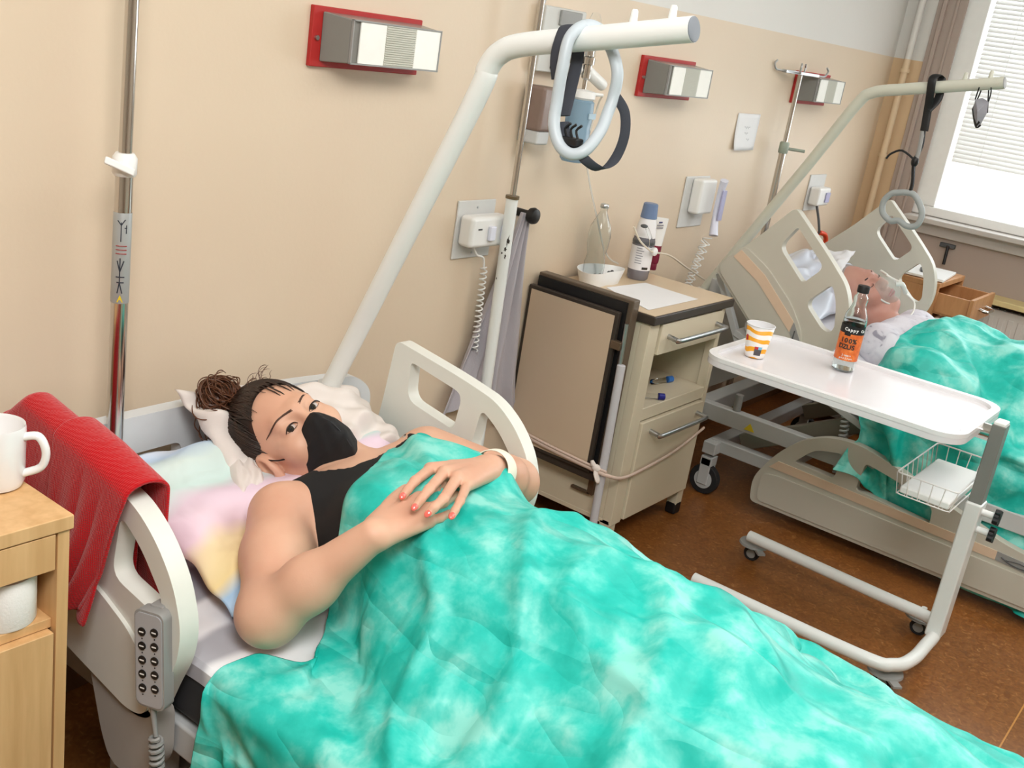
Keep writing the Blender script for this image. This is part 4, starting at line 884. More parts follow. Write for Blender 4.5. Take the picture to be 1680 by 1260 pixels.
hk_.build('cross_bar',M_steel,ds,bevel=.002)
for sx,sy in ((-.13,0),(.13,0),(-.04,-.03),(.05,.03)):
    q=np.array([a[0]+sx*.96+sy*.28,-.052-sx*.28+sy*.96,a[2]+.012])
    dr_=np.array([sx*.96+sy*.28,-sx*.28+sy*.96,0]);dr_/=np.linalg.norm(dr_)
    MB().tube([q-dr_*.03,q,q+dr_*.02+np.array([0,0,.004]),q+dr_*.032+np.array([0,0,.022]),q+dr_*.02+np.array([0,0,.034])],.0038,8,smooth=4).build('hook',M_steel,ds)
# far wooden cabinet
c3b=thing('bedside_cabinet',(4.75,-.4,0),'brown wooden bedside cabinet with open drawer beside the far bed','cabinet')
CX0,CX1,CYF,CYB,CZ=4.60,4.985,-.655,-.20,.742
MB().box(CX0,CX1,CYF,CYB,CZ-.022,CZ).build('top_board',M_wood3,c3b,bevel=.002)
MB().box(CX0,CX0+.018,CYF,CYB,.05,CZ-.022).box(CX1-.018,CX1,CYF,CYB,.05,CZ-.022).box(CX0,CX1,CYB-.012,CYB,.05,CZ-.022).box(CX0,CX1,CYF+.02,CYB,.56,.575).box(CX0,CX1,CYF,CYB,.05,.07).build('carcass',M_wood3,c3b,bevel=.001)
for x in (CX0+.03,CX1-.03):
    for y in (CYF+.03,CYB-.03): MB().lathe([(.018,0),(.018,.052)],(x,y,0),14).build('foot',M_black,c3b)
dq=MB().box(CX0+.02,CX1-.02,-.80,-.785,.605,.706).box(CX0+.03,CX0+.045,-.785,-.45,.615,.700).box(CX1-.045,CX1-.03,-.785,-.45,.615,.700).box(CX0+.03,CX1-.03,-.785,-.45,.612,.62).build('open_drawer',M_wood3,c3b,bevel=.0015)
MB().tube([(CX0+.15,-.80,.655),(CX0+.155,-.83,.65),(CX0+.21,-.835,.648),(CX0+.245,-.83,.65),(CX0+.25,-.80,.655)],.007,12,smooth=4).build('handle',M_chrome,dq)
pb=MB().obox((4.79,-.36,.748),(.97,.2,0),(-.2,.97,0),(0,0,1),.15,.11,.004)
tag(pb.build('paper_stack',M_paper,None,bevel=.001),'white papers stacked on the brown cabinet by the window','papers')
tr=thing('tray',(4.76,-.54,.745),'white tray with dark phone on the brown cabinet by the window','tray')
MB().obox((4.77,-.56,.750),(.98,.1,0),(-.1,.98,0),(0,0,1),.15,.085,.006).build('tray_plate',M_white,tr,bevel=.003)
MB().obox((4.74,-.55,.760),(.9,.3,0),(-.3,.9,0),(0,0,1),.045,.025,.004).build('phone',M_dgrey,tr,bevel=.003)
cl=onX(1555,403,XW-.02)
kl=thing('wall_valve',tuple(cl),'small black bracket with lever on the grey strip below the window','valve')
MB().obox(cl,(0,1,0),(0,0,1),(1,0,0),.035,.010,.012).build('bracket',M_dgrey,kl,bevel=.003)
MB().cyl(cl+np.array([-.01,-.005,0]),cl+np.array([-.03,-.012,-.085]),.007,10).build('lever',M_black,kl)
# ---------------------------------------------------------------- implicit surfaces
def smin(a,b,k):
    h=np.maximum(k-np.abs(a-b),0)/k; return np.minimum(a,b)-h*h*k*.25
def cap(a,b,ra,rb=None): return ('c',np.array(a,float),np.array(b,float),ra,ra if rb is None else rb)
def ell(c,r,A=None): return ('e',np.array(c,float),np.array(r,float),np.eye(3) if A is None else np.array(A,float))
def pdist(p,X,Y,Z):
    if p[0]=='c':
        a,b,ra,rb=p[1:]; d=b-a; L=d.dot(d)+1e-12
        t=np.clip(((X-a[0])*d[0]+(Y-a[1])*d[1]+(Z-a[2])*d[2])/L,0,1)
        return np.sqrt((X-a[0]-t*d[0])**2+(Y-a[1]-t*d[1])**2+(Z-a[2]-t*d[2])**2)-(ra+(rb-ra)*t)
    c,r,A=p[1:]; x,y,z=X-c[0],Y-c[1],Z-c[2]
    l=[(A[i][0]*x+A[i][1]*y+A[i][2]*z) for i in range(3)]
    k0=np.sqrt(sum((l[i]/r[i])**2 for i in range(3))); k1=np.sqrt(sum((l[i]/r[i]**2)**2 for i in range(3)))+1e-9
    return k0*(k0-1)/k1
def pbox(p,pad):
    if p[0]=='c':
        a,b,ra,rb=p[1:]; r=max(ra,rb)+pad; return np.minimum(a,b)-r,np.maximum(a,b)+r
    c,r,A=p[1:]; e=np.sqrt(((A.T*r)**2).sum(1))+pad; return c-e,c+e
class Field:
    def __init__(s,xs,ys,zs):
        s.g=[np.asarray(xs,float),np.asarray(ys,float),np.asarray(zs,float)]; s.F=np.full([len(q) for q in s.g],.2,np.float32)
    def _sl(s,lo,hi):
        S=[]
        for q,a,b in zip(s.g,lo,hi): S.append(slice(max(0,np.searchsorted(q,a)-1),min(len(q),np.searchsorted(q,b)+1)))
        return tuple(S)
    def add(s,p,k=.02,op='u',pad=None):
        lo,hi=pbox(p,(.03+k) if pad is None else pad); S=s._sl(lo,hi)
        if any(q.stop-q.start<2 for q in S): return
        X=s.g[0][S[0]][:,None,None];Y=s.g[1][S[1]][None,:,None];Z=s.g[2][S[2]][None,None,:]
        d=pdist(p,X,Y,Z).astype(np.float32)
        if op=='u': s.F[S]=smin(s.F[S],d,k)
        else: s.F[S]=-smin(-s.F[S],d,k)
    def mesh(s):
        F=s.F; n=F.shape; ins=F<0
        c=[ins[i:n[0]-1+i,j:n[1]-1+j,k:n[2]-1+k] for i in(0,1) for j in(0,1) for k in(0,1)]
        cnt=sum(q.astype(np.int8) for q in c); act=(cnt>0)&(cnt<8); I=np.argwhere(act); idx=np.full(act.shape,-1,np.int32); idx[act]=np.arange(len(I))
        P=np.zeros((len(I),3));W=np.zeros(len(I))
        cor=[(i,j,k) for i in(0,1) for j in(0,1) for k in(0,1)]
        for a in range(8):
            for ax in range(3):
                if cor[a][ax]==0:
                    b=list(cor[a]); b[ax]=1
                    ia=I+np.array(cor[a]); ib=I+np.array(b)
                    fa=F[ia[:,0],ia[:,1],ia[:,2]];fb=F[ib[:,0],ib[:,1],ib[:,2]]
                    m=(fa<0)!=(fb<0); t=np.where(m,fa/(fa-fb+1e-20),0)
                    pa=np.stack([s.g[q][ia[:,q]] for q in range(3)],1); pb=np.stack([s.g[q][ib[:,q]] for q in range(3)],1)
                    P+=np.where(m[:,None],pa+(pb-pa)*t[:,None],0); W+=m
        P/=W[:,None]; Q=[]
        for ax in range(3):
            o=[q for q in range(3) if q!=ax]
            sa=[slice(None)]*3; sb=[slice(None)]*3; sa[ax]=slice(0,-1); sb[ax]=slice(1,None)
            for q in o: sa[q]=slice(1,-1); sb[q]=slice(1,-1)
            E_=ins[tuple(sa)]!=ins[tuple(sb)]; e=np.argwhere(E_); 
            if not len(e): continue
            for q in o: e[:,q]+=1
            cells=[]
            for d0,d1 in ((-1,-1),(0,-1),(0,0),(-1,0)):
                c_=e.copy(); c_[:,o[0]]+=d0; c_[:,o[1]]+=d1; cells.append(idx[c_[:,0],c_[:,1],c_[:,2]])
            q=np.stack(cells,1); inn=ins[e[:,0],e[:,1],e[:,2]]
            fl=inn if ax!=1 else ~inn
            q[~fl]=q[~fl][:,::-1]; Q.append(q)
        return P,np.concatenate(Q)
def npmesh(name,P,Q,m,parent=None,smooth_it=0,**props):
    off=np.array(WL.get(parent.name,(0,0,0))) if parent else np.zeros(3)
    me=bpy.data.meshes.new(name); me.vertices.add(len(P)); me.vertices.foreach_set('co',(P-off).astype(np.float32).ravel())
    k=Q.shape[1]; me.loops.add(len(Q)*k); me.loops.foreach_set('vertex_index',Q.astype(np.int32).ravel())
    me.polygons.add(len(Q)); me.polygons.foreach_set('loop_start',np.arange(len(Q),dtype=np.int32)*k)
    me.update(calc_edges=True); me.validate(); me.polygons.foreach_set('use_smooth',np.ones(len(me.polygons),bool)); me.materials.append(m)
    o=bpy.data.objects.new(name,me); COL.objects.link(o)
    if parent: o.parent=parent; WL[o.name]=tuple(off)
    if smooth_it and name!='x': q=o.modifiers.new('smooth','SMOOTH'); q.iterations=smooth_it; q.factor=.5
    for a,b in props.items(): o[a]=b
    return o
def axis(lo,hi,h,fine):
    out=[lo]
    while out[-1]<hi:
        x=out[-1]; step=h
        for a,b,s_ in fine:
            if a-.01<=x<=b: step=min(step,s_)
        out.append(x+step)
    return np.array(out)
# ---------------------------------------------------------------- cloth relaxation
def cloth(P0,rest_scale,collide,steps=200,iters=6,pins=None,g=-9.8,dt=.012,bend=.25,fric=.6,noise=.0,rest=None,seed=1,damp=.985):
    """P0: (nu,nv,3) start; rest from P0 distances * rest_scale"""
    rg_=np.random.default_rng(seed); P=P0.copy()+rg_.normal(0,noise,P0.shape); V=np.zeros_like(P); nu,nv=P.shape[:2]
    R0=P0 if rest is None else rest
    cons=[]
    def addc(di,dj,k):
        A=(slice(0,nu-di),slice(0,nv-dj) if dj>=0 else slice(-dj,nv)); B=(slice(di,nu),slice(dj,nv) if dj>=0 else slice(0,nv+dj))
        L=np.linalg.norm(R0[A]-R0[B],axis=-1)*rest_scale
        cons.append((A,B,L,k,di,dj))
    addc(1,0,1);addc(0,1,1);addc(1,1,.6);addc(1,-1,.6);addc(3,0,bend);addc(0,3,bend)
    Wt=np.ones(P.shape[:2]); 
    if pins is not None: Wt[pins]=0
    Wc=np.full(P.shape[:2],0.)
    for st in range(steps):
        V[...,2]+=g*dt; V*=damp
        Q=P+V*dt*Wt[...,None]
        for it in range(iters):
            for A,B,L,k,di,dj in cons:
                # Jacobi style with averaging
                d=Q[B]-Q[A]; l=np.linalg.norm(d,axis=-1)+1e-9
                wa=Wt[A];wb=Wt[B];s_=(wa+wb)+1e-9
                c=(k*.48*(l-L)/l)[...,None]*d
                if k<=.3: c=np.where((l<L)[...,None],c,0)
                D=np.zeros_like(Q); D[A]+=c*wa[...,None]; D[B]-=c*wb[...,None]; Q+=D
        hit,Q=collide(Q)
        Vn=(Q-P)/dt; Vn[hit]*=(1-fric)
        V=Vn; 
        P=Q
        sp=np.linalg.norm(V,axis=-1,keepdims=True); V*=np.minimum(1,3.0/(sp+1e-9))
    return P
class Collider:
    def __init__(s,lo,hi,h,prims,boxes=(),k=.03):
        s.lo=np.array(lo,float);s.h=h;n=[int((b-a)/h)+1 for a,b in zip(lo,hi)];s.n=n
        f=Field(*[lo[i]+np.arange(n[i])*h for i in range(3)])
        X=f.g[0][:,None,None];Y=f.g[1][None,:,None];Z=f.g[2][None,None,:]
        D=np.full(n,.3)
        for p in prims:
            p,kk=(p if isinstance(p[0],tuple) else (p,k)); D=smin(D,pdist(p,X,Y,Z),kk)
        for (x0,x1,y0,y1,z0,z1,r) in boxes:
            qx=np.abs(X-(x0+x1)/2)-(x1-x0)/2+r;qy=np.abs(Y-(y0+y1)/2)-(y1-y0)/2+r;qz=np.abs(Z-(z0+z1)/2)-(z1-z0)/2+r
            d=np.sqrt(np.maximum(qx,0)**2+np.maximum(qy,0)**2+np.maximum(qz,0)**2)+np.minimum(np.maximum(np.maximum(qx,qy),qz),0)-r
            D=smin(D,d,k)
        s.D=D; s.G=np.stack(np.gradient(D,h),-1)
    def fix(s,D2): s.D=D2; s.G=np.stack(np.gradient(D2,s.h),-1)
    def samp(s,P):
        q=(P-s.lo)/s.h; q=np.clip(q,0,np.array(s.n)-1.001); i=q.astype(int); f=q-i
        out=0;G=0
        for a in(0,1):
            for b in(0,1):
                for c in(0,1):
                    w_=(f[...,0] if a else 1-f[...,0])*(f[...,1] if b else 1-f[...,1])*(f[...,2] if c else 1-f[...,2])
                    ii=(i[...,0]+a,i[...,1]+b,i[...,2]+c); out=out+w_*s.D[ii]; G=G+w_[...,None]*s.G[ii]
        return out,G/(np.linalg.norm(G,axis=-1,keepdims=True)+1e-9)
    def __call__(s,P,th=.005):
        d,G=s.samp(P); hit=d<th; P=P+np.where(hit[...,None],G*(th-d)[...,None],0)
        lowz=P[...,2]<.012; P[...,2]=np.maximum(P[...,2],.012)
        return hit|lowz,P
def gridmesh(name,P,m,parent=None,sub=1,thick=0,**props):
    nu,nv=P.shape[:2]; I=np.arange(nu*nv).reshape(nu,nv)
    Q=np.stack([I[:-1,:-1],I[1:,:-1],I[1:,1:],I[:-1,1:]],-1).reshape(-1,4)
    o=npmesh(name,P.reshape(-1,3),Q,m,parent,**props)
    if thick: q=o.modifiers.new('t','SOLIDIFY'); q.thickness=thick; q.offset=0
    if sub: q=o.modifiers.new('s','SUBSURF'); q.levels=sub; q.render_levels=sub
    return o
def drape_start(col,P,xn,xf,top=.50,lift=.006,z0=.4):
    """lay a flat (x,y) grid over the collider; parts beyond xn / xf hang down the sides"""
    D=col.D; z=col.lo[2]+np.arange(col.n[2])*col.h
    ins=D<lift; ztop=np.where(ins.any(2),z[np.clip(col.n[2]-1-np.argmax(ins[:,:,::-1],axis=2),0,col.n[2]-1)],z0)
    # sub-cell refinement
    k=np.clip(((ztop-col.lo[2])/col.h).round().astype(int),0,col.n[2]-2); ii,jj=np.indices(k.shape); d0=D[ii,jj,k];d1=D[ii,jj,k+1]
    ztop=ztop+col.h*np.clip((lift-d0)/(d1-d0+1e-6),0,1)
    Q=P.copy(); x=np.clip(P[...,0],xn,xf)
    fx_=np.clip((x-col.lo[0])/col.h,0,col.n[0]-1.001);fy_=np.clip((P[...,1]-col.lo[1])/col.h,0,col.n[1]-1.001); i=fx_.astype(int);j=fy_.astype(int);a=fx_-i;b=fy_-j
    Z=ztop[i,j]*(1-a)*(1-b)+ztop[i+1,j]*a*(1-b)+ztop[i,j+1]*(1-a)*b+ztop[i+1,j+1]*a*b
    ex_=np.maximum(xn-P[...,0],0);ef=np.maximum(P[...,0]-xf,0)
    Q[...,0]=x-.10*ex_-.012*(ex_>0)+.10*ef+.012*(ef>0); Q[...,2]=Z-.995*(ex_+ef)+.002
    return Q
# ---------------------------------------------------------------- skin etc
def skin_mat(name,rgb,red):
    m=mat(name,rgb,.48,0,0,sss=.12); nt=m.node_tree; b=nt.nodes['Principled BSDF']; L=nt.links.new
    tc=nt.nodes.new('ShaderNodeTexCoord'); n=nt.nodes.new('ShaderNodeTexNoise'); n.inputs['Scale'].default_value=9; n.inputs['Detail'].default_value=4; L(tc.outputs['Object'],n.inputs[0])
    r=nt.nodes.new('ShaderNodeValToRGB'); e=r.color_ramp.elements; e[0].position=.3; e[0].color=s2l(red); e[1].position=.65; e[1].color=s2l(rgb); L(n.outputs['Fac'],r.inputs[0]); L(r.outputs[0],b.inputs['Base Color'])
    n2=nt.nodes.new('ShaderNodeTexNoise'); n2.inputs['Scale'].default_value=420; L(tc.outputs['Object'],n2.inputs[0]); bp=nt.nodes.new('ShaderNodeBump'); bp.inputs['Strength'].default_value=.12; bp.inputs['Distance'].default_value=.001; L(n2.outputs['Fac'],bp.inputs['Height']); L(bp.outputs[0],b.inputs['Normal'])
    return m
M_skin=skin_mat('fair_skin',(222,177,150),(212,160,134)); M_skin2=skin_mat('ruddy_skin',(196,150,134),(180,126,114))
M_hair=ramp_mat('dark_brown_hair',[(.3,(26,18,15)),(.7,(58,40,31))],30,6,.42,(1,1,1),1.5)
M_hair2=mat('auburn_hair',(92,56,36),.4,noise=.3,nscale=60)
class Head:
    def __init__(s,eye,sc,up2d,lat2d,yaw,pitch=0):
        r,u,t=CM[:,0],CM[:,1],CM[:,2]
        U=up2d[0]*r+up2d[1]*u; L0=lat2d[0]*r+lat2d[1]*u
        U/=np.linalg.norm(U); L0-=U*U.dot(L0); L0/=np.linalg.norm(L0)
        c,s_=math.cos(yaw),math.sin(yaw); Fv=c*t+s_*L0; Lv=c*L0-s_*t
        c,s_=math.cos(pitch),math.sin(pitch); F2=c*Fv+s_*U; U2=c*U-s_*Fv
        s.L,s.U,s.F,s.s=Lv,U2,F2,sc; s.A=np.array([Lv,U2,F2]); s.O=np.array(eye)-F2*.088*sc
    def __call__(s,l,u,f): return s.O+s.s*(l*s.L+u*s.U+f*s.F)
    def e(s,c,r): return ell(s(*c),np.array(r)*s.s,s.A)
    def c(s,a,b,ra,rb=None): return cap(s(*a),s(*b),ra*s.s,(ra if rb is None else rb)*s.s)
    def loc(s,P):
        d=(P-s.O)/s.s; return d@s.A.T
def head_prims(H):
    U=[(H.e((0,.035,-.022),(.077,.088,.098)),.02),(H.e((0,-.025,.022),(.061,.088,.068)),.04),(H.c((-.046,-.07,.0),(-.016,-.108,.055),.024,.020),.03),(H.c((.046,-.07,.0),(.016,-.108,.055),.024,.020),.03),(H.e((0,-.108,.062),(.022,.016,.018)),.02),
       (H.e((-.040,-.033,.058),(.026,.026,.026)),.025),(H.e((.040,-.033,.058),(.026,.026,.026)),.025),(H.c((-.036,.021,.072),(0,.017,.082),.010,.010),.02),(H.c((.036,.021,.072),(0,.017,.082),.010,.010),.02),
       (H.c((0,.010,.086),(0,-.034,.106),.0075,.013),.016),(H.e((-.012,-.038,.096),(.009,.009,.010)),.008),(H.e((.012,-.038,.096),(.009,.009,.010)),.008),(H.e((0,-.070,.085),(.024,.018,.016)),.02)]
    S=[(H.e((-.031,-.002,.100),(.017,.012,.016)),.014),(H.e((.031,-.002,.100),(.017,.012,.016)),.014)]
    E=[(H.e((-.031,-.001,.0735),(.0165,.0150,.0140)),.006),(H.e((.031,-.001,.0735),(.0165,.0150,.0140)),.006)]
    slit=[(H.e((-.031,-.0025,.090),(.0145,.0036,.009)),.002),(H.e((.031,-.0025,.090),(.0145,.0036,.009)),.002)]
    ears=[]
    for s_ in(-1,1):
        ears+= [('u',H.e((s_*.080,-.016,.002),(.012,.035,.022)),.008),('s',H.e((s_*.093,-.010,.006),(.0145,.022,.0125)),.004),('u',H.c((s_*.083,-.018,.016),(s_*.083,-.012,.019),.0035),.004)]
    return U,S,E,slit,ears
def add_head(f,H,slits=True):
    U,S,E,slit,ears=head_prims(H)
    for p,k in U: f.add(p,k)
    for p,k in S: f.add(p,k,'s')
    for p,k in E: f.add(p,k)
    if slits:
        for p,k in slit: f.add(p,k,'s')
    for op,p,k in ears: f.add(p,k,op)
# ---------------------------------------------------------------- woman
hz=.727
z=onZ
wom=thing('person',(1.36,-.9,.5),'woman with black face mask and black tank top reclining under turquoise cover','person')
eye=onZ(495,681,.72)
H=Head(eye,1.07,(-.76,.65),(.65,.76),math.radians(36),math.radians(2))
shN=z(462,845,.60);elN=z(441,1008,.553);wrN=z(612,878,.722)
shF=np.array([1.645,-.475,.610]);elF=z(846,790,.60);wrF=z(802,768,.722)
ch=np.array([1.375,-.70,.595]);be=np.array([1.335,-.98,.595]);pe=np.array([1.33,-1.25,.575])
ARMK=.03
torso=[(ell(ch,(.178,.21,.108)),.05),(ell(be,(.175,.22,.118)),.08),(ell(pe,(.19,.19,.105)),.08),(cap(shN+[.05,.0,-.01],shF-[.04,0,.01],.055,.053),.06),(ell((1.29,-.715,.665),(.078,.085,.055)),.05),(ell((1.455,-.695,.668),(.078,.085,.055)),.05),
       (cap((1.43,-.50,.600),H(0,-.06,-.025),.056,.052),.035),(cap((1.42,-.57,.580),(1.43,-.49,.585),.075,.06),.06)]
legs=[(cap((1.24,-1.3,.565),(1.18,-1.75,.57),.085,.07),.06),(cap((1.42,-1.3,.55),(1.43,-1.75,.545),.085,.07),.06)]
arms=[(cap(shN,(shN*.55+elN*.45),.060,.056),ARMK),(cap((shN*.55+elN*.45),elN,.056,.047),ARMK),(cap(elN,elN*.6+wrN*.4,.047,.041),.03),(cap(elN*.6+wrN*.4,wrN,.041,.026),.03),
      (cap(shF,elF,.056,.043),ARMK),(cap(elF,elF*.6+wrF*.4,.043,.038),.03),(cap(elF*.6+wrF*.4,wrF,.038,.027),.03)]
def hand(wr,kn,fing,thumb,r=.0086,palm=.0125):
    U=[]
    for i,k_ in enumerate(kn):
        s_=wr+(kn[1]*.5+kn[2]*.5-wr)*.12+(k_-(kn[1]+kn[2])/2)*.35; U.append((cap(s_,k_,.017,palm-.001*(i==3)),.012))
    for i,ch_ in enumerate(fing):
        rr=[r*1.02,r*.98,r*.86] if i<3 else [r*.9,r*.86,r*.76]
        pts=[kn[i]]+ch_
        for j in range(len(pts)-1): U.append((cap(pts[j],pts[j+1],rr[min(j,2)]*(1.12 if j==0 else 1),rr[min(j+1,2)]),.004))
    for j in range(len(thumb)-1): U.append((cap(thumb[j],thumb[j+1],[.014,.011,.0095][min(j,2)],[.011,.0095,.008][min(j,2)]),.008))
    return U
knN=[z(668,803,.728),z(687,818,.734),z(700,836,.732),z(703,856,.722)]
fN=[[z(690,790,.735),z(708,778,.727)],[z(714,806,.738),z(738,792,.728)],[z(728,824,.736),z(748,812,.726)],[z(722,850,.722),z(737,842,.716)]]
thN=[z(640,835,.722),z(655,806,.718),z(656,794,.714),z(657,789,.712)]
knF=[z(706,770,.752),z(729,775,.757),z(750,784,.757),z(766,796,.750)]
fF=[[z(681,789,.764),z(669,803,.760),z(661,814,.752)],[z(704,803,.769),z(690,820,.765),z(681,832,.756)],[z(728,818,.767),z(712,833,.763),z(704,842,.755)],[z(755,822,.757),z(746,838,.750),z(741,847,.744)]]
thF=[z(770,770,.735),z(740,768,.738),z(722,776,.735)]
hands=hand(wrN,knN,fN,thN)+hand(wrF,knF,fF,thF)
HL=[H(0,0,0)[i] for i in range(3)]
fx=[(HL[0]-.125,HL[0]+.13,.0024),(1.10,1.50,.003)];fy=[(HL[1]-.17,HL[1]+.16,.0024),(-.92,-.66,.003)];fz=[(HL[2]-.08,HL[2]+.18,.0024),(.68,.79,.0028)]
f=Field(axis(.93,1.83,.006,fx),axis(-1.95,-.1,.007,[(-1.0,-.6,.003),(HL[1]-.17,HL[1]+.16,.0024)]),axis(.44,.9,.005,fz))
for p,k in torso+legs+arms: f.add(p,k,pad=.08)
for p,k in hands: f.add(p,k)
add_head(f,H)
def hit(px,py,zfall=.55):
    d=ray(px,py); T=np.arange(.9,3.2,.0015); P=CAM+d*T[:,None]
    I=[np.clip(np.searchsorted(q,P[:,k]),0,len(q)-1) for k,q in enumerate(f.g)]
    ok=np.ones(len(T),bool)
    for k,q in enumerate(f.g): ok&=(P[:,k]>q[0])&(P[:,k]<q[-1])
    v=np.where(ok,f.F[I[0],I[1],I[2]],1)
    w_=np.argmax(v<0)
    return P[w_] if v[w_]<0 else onZ(px,py,zfall)
Pb,Qb=f.mesh(); print('woman verts',len(Pb))
body=npmesh('body',Pb,Qb,M_skin,wom,smooth_it=2)
# nails
def nail(tip,prev,n_hint,m=M_coral,r=.0062):
    d=tip-prev; d/=np.linalg.norm(d); n=np.array(n_hint,float); n-=d*n.dot(d); n/=np.linalg.norm(n); s_=np.cross(d,n)
    MB().ell(tip+n*r*.92+d*r*.35,(r*.85,r*1.15,r*.38),[s_,d,n],14,10).build('fingernail',m,wom)
for ch_ in fF: nail(ch_[-1],ch_[-2],(-.35,-.45,.75))
nail(thN[-1],thN[-2]-[0,0,.004],(-.5,.1,.8),r=.007)
# eyes
M_eye=mat('eye_white',(206,196,192),.35,noise=0);M_iris=mat('hazel_iris',(58,50,36),.6,noise=.2,nscale=300,spec=.15);M_pupil=mat('pupil_black',(12,10,10),.5,noise=0,spec=.2)
tgt=CAM
M_lash=mat('dark_lash',(40,28,24),.6)
for s_ in(-1,1):
    c_=H(s_*.031,-.002,.0755); R_=.0122*H.s
    ey=MB().ell(c_,(R_,R_,R_),n=28,m=20).build('eyeball',M_eye,wom)
    gz=tgt-c_; gz/=np.linalg.norm(gz); gz=gz*.75+H.F*.25; gz/=np.linalg.norm(gz); a_=np.cross(gz,H.U);a_/=np.linalg.norm(a_);b__=np.cross(a_,gz)
    MB().lathe([(.0001,R_*1.035),(.0032,R_*1.03),(.0064*H.s,R_*.91),(.0066*H.s,R_*.83)],c_,24,gz,caps=False).build('iris',M_iris,ey)
    MB().lathe([(.0001,R_*1.05),(.0034,R_*1.035)],c_,20,gz,caps=False).build('pupil',M_pupil,ey)
    lw=[H(s_*(.031+a),-.0025+b,c) for a,b,c in ((-.0145,-.0025,.0865),(-.009,.0025,.0900),(0,.0043,.0912),(.009,.0030,.0892),(.0160,-.0022,.0840))]
    MB().tube(lw,[.0007,.0013,.0016,.0017,.0008],6,smooth=5).build('upper_lashes',M_lash,wom)
    lw=[H(s_*(.031+a),-.002+b,c) for a,b,c in ((-.0135,-.004,.0855),(-.006,-.0062,.0885),(.004,-.0064,.0885),(.0135,-.003,.0840))]
    MB().tube(lw,[.0003,.0006,.0006,.0003],6,smooth=5).build('lower_lashes',M_lash,wom)
    br=MB()
    for i in range(60):
        t_=i/59; l_=.010+.048*t_; uu=.0175+.0095*math.sin(min(1,t_*1.1)*math.pi*.70)-.004*t_
        q=H(s_*l_,uu,.13)
        def onface(l,u):
            lo_,hi_=.03,.13
            for ff in np.arange(.13,.03,-.0012):
                p_=H(l,u,ff); I=[min(len(g_)-1,max(0,int(np.searchsorted(g_,p_[k])))) for k,g_ in enumerate(f.g)]
                if f.F[I[0],I[1],I[2]]<.0006: return H(l,u,ff+.0006)
            return H(l,u,.08)
        for j in range(3):
            du=(j-1)*.0019*(1-.65*t_); br.tube([onface(s_*l_,uu+du),onface(s_*(l_+.0055),uu+du*.4+.0018*(1-t_*1.6))],[.0007,.0003],4,caps=False)
    br.build('eyebrow',mat('brown_brow',(88,64,52),.7),wom)
# black folded mask
def mask_pt(s_,t_):
    # t 0 top(bridge) .. 1 bottom (under chin); s -1..1
    topy,boty=-.012,-.130
    u=topy+(boty-topy)*t_
    ridge=np.interp(t_,[0,.10,.35,.62,.85,1],[.108,.126,.138,.134,.112,.080])
    wd=np.interp(t_,[0,.12,.3,.55,.78,1],[.022,.034,.048,.060,.060,.034])
    a=abs(s_); l=s_*wd
    edge=np.interp(t_,[0,.2,.5,.75,1],[.088,.074,.054,.034,.040])
    uu=u-.006*a*a*(t_<.3)+a**2*.026*max(0,t_-.5)
    ff=ridge-(ridge-edge)*a**1.5
    wr=.0012*math.sin(t_*23+s_*5)*(1-a)+.0009*math.sin(s_*19+t_*9)
    return H(l,uu,ff+wr)
G=np.array([[mask_pt(-1+2*i/36,j/30) for j in range(31)] for i in range(37)])
fmk=gridmesh('face_mask',G,mat('black_mask_fabric',(24,24,26),.75,noise=.15,nscale=90,bump=.4,bscale=1500),wom,1,.0018,label='black folded face mask')
for s_ in(-1,1):
    MB().tube([mask_pt(s_,.30),H(s_*.072,-.02,.035),H(s_*.081,.012,.006),H(s_*.083,.016,-.010)],.0016,8,smooth=6).build('ear_loop',M_black,wom)
    MB().tube([mask_pt(s_,.86),H(s_*.066,-.085,.030),H(s_*.076,-.058,.0),H(s_*.085,-.03,-.020),H(s_*.084,.0,-.024),H(s_*.083,.016,-.010)],.0016,8,smooth=6).build('ear_loop',M_black,wom)
MB().tube([mask_pt(0,.02),mask_pt(.0,.3),mask_pt(0,.55),mask_pt(0,.8),mask_pt(0,.98)],.0011,6,smooth=5).build('mask_seam',mat('mask_seam_black',(50,50,54),.7),wom)
# hair cap
def hairline(L):
    l,u,f_=L[...,0],L[...,1],L[...,2]
    a=np.abs(l)
    lim=np.where(u>.02, .062-.30*np.maximum(0,.098-u)-2.2*a*a*(u<.06)-4.5*np.maximum(0,.03-a)**2, .010+.25*(u-.02))
    lim=.060-.30*np.maximum(0,.097-u); lim=np.maximum(lim,.026-.15*np.abs(u-.03)*(u>.03)-.45*np.maximum(0,.03-u)); 
    return f_-lim
hs=H.s
g0=H(0,.03,-.03); ax_=[np.arange(g0[i]-.15,g0[i]+.15,.003) for i in range(3)]
hf=Field(*ax_); hf.add(H.e((0,.036,-.025),(.0800,.0925,.1025)),.01); hf.add(H.e((0,.02,-.045),(.080,.095,.092)),.03)
XX,YY,ZZ=np.meshgrid(*ax_,indexing='ij'); LL=H.loc(np.stack([XX,YY,ZZ],-1)); 
cut=hairline(LL)*hs; low=(-.045-LL[...,1]-.3*(LL[...,2]+.03))*hs
ear_c=(.036-np.sqrt((LL[...,1]+.018)**2+(LL[...,2]-.004)**2))*hs-.2*(np.abs(LL[...,0])<.05)
hf.F=-smin(-hf.F,-np.maximum(np.maximum(cut,low),ear_c).astype(np.float32),.012)
Ph,Qh=hf.mesh(); nz=RNG.normal(0,1,3)
hair=npmesh('hair',Ph,Qh,M_hair,wom,smooth_it=3,label='dark brown hair tied in a messy bun')
bun=H(-.012,.135,-.085)
tie=H(-.006,.105,-.075)
st=MB()
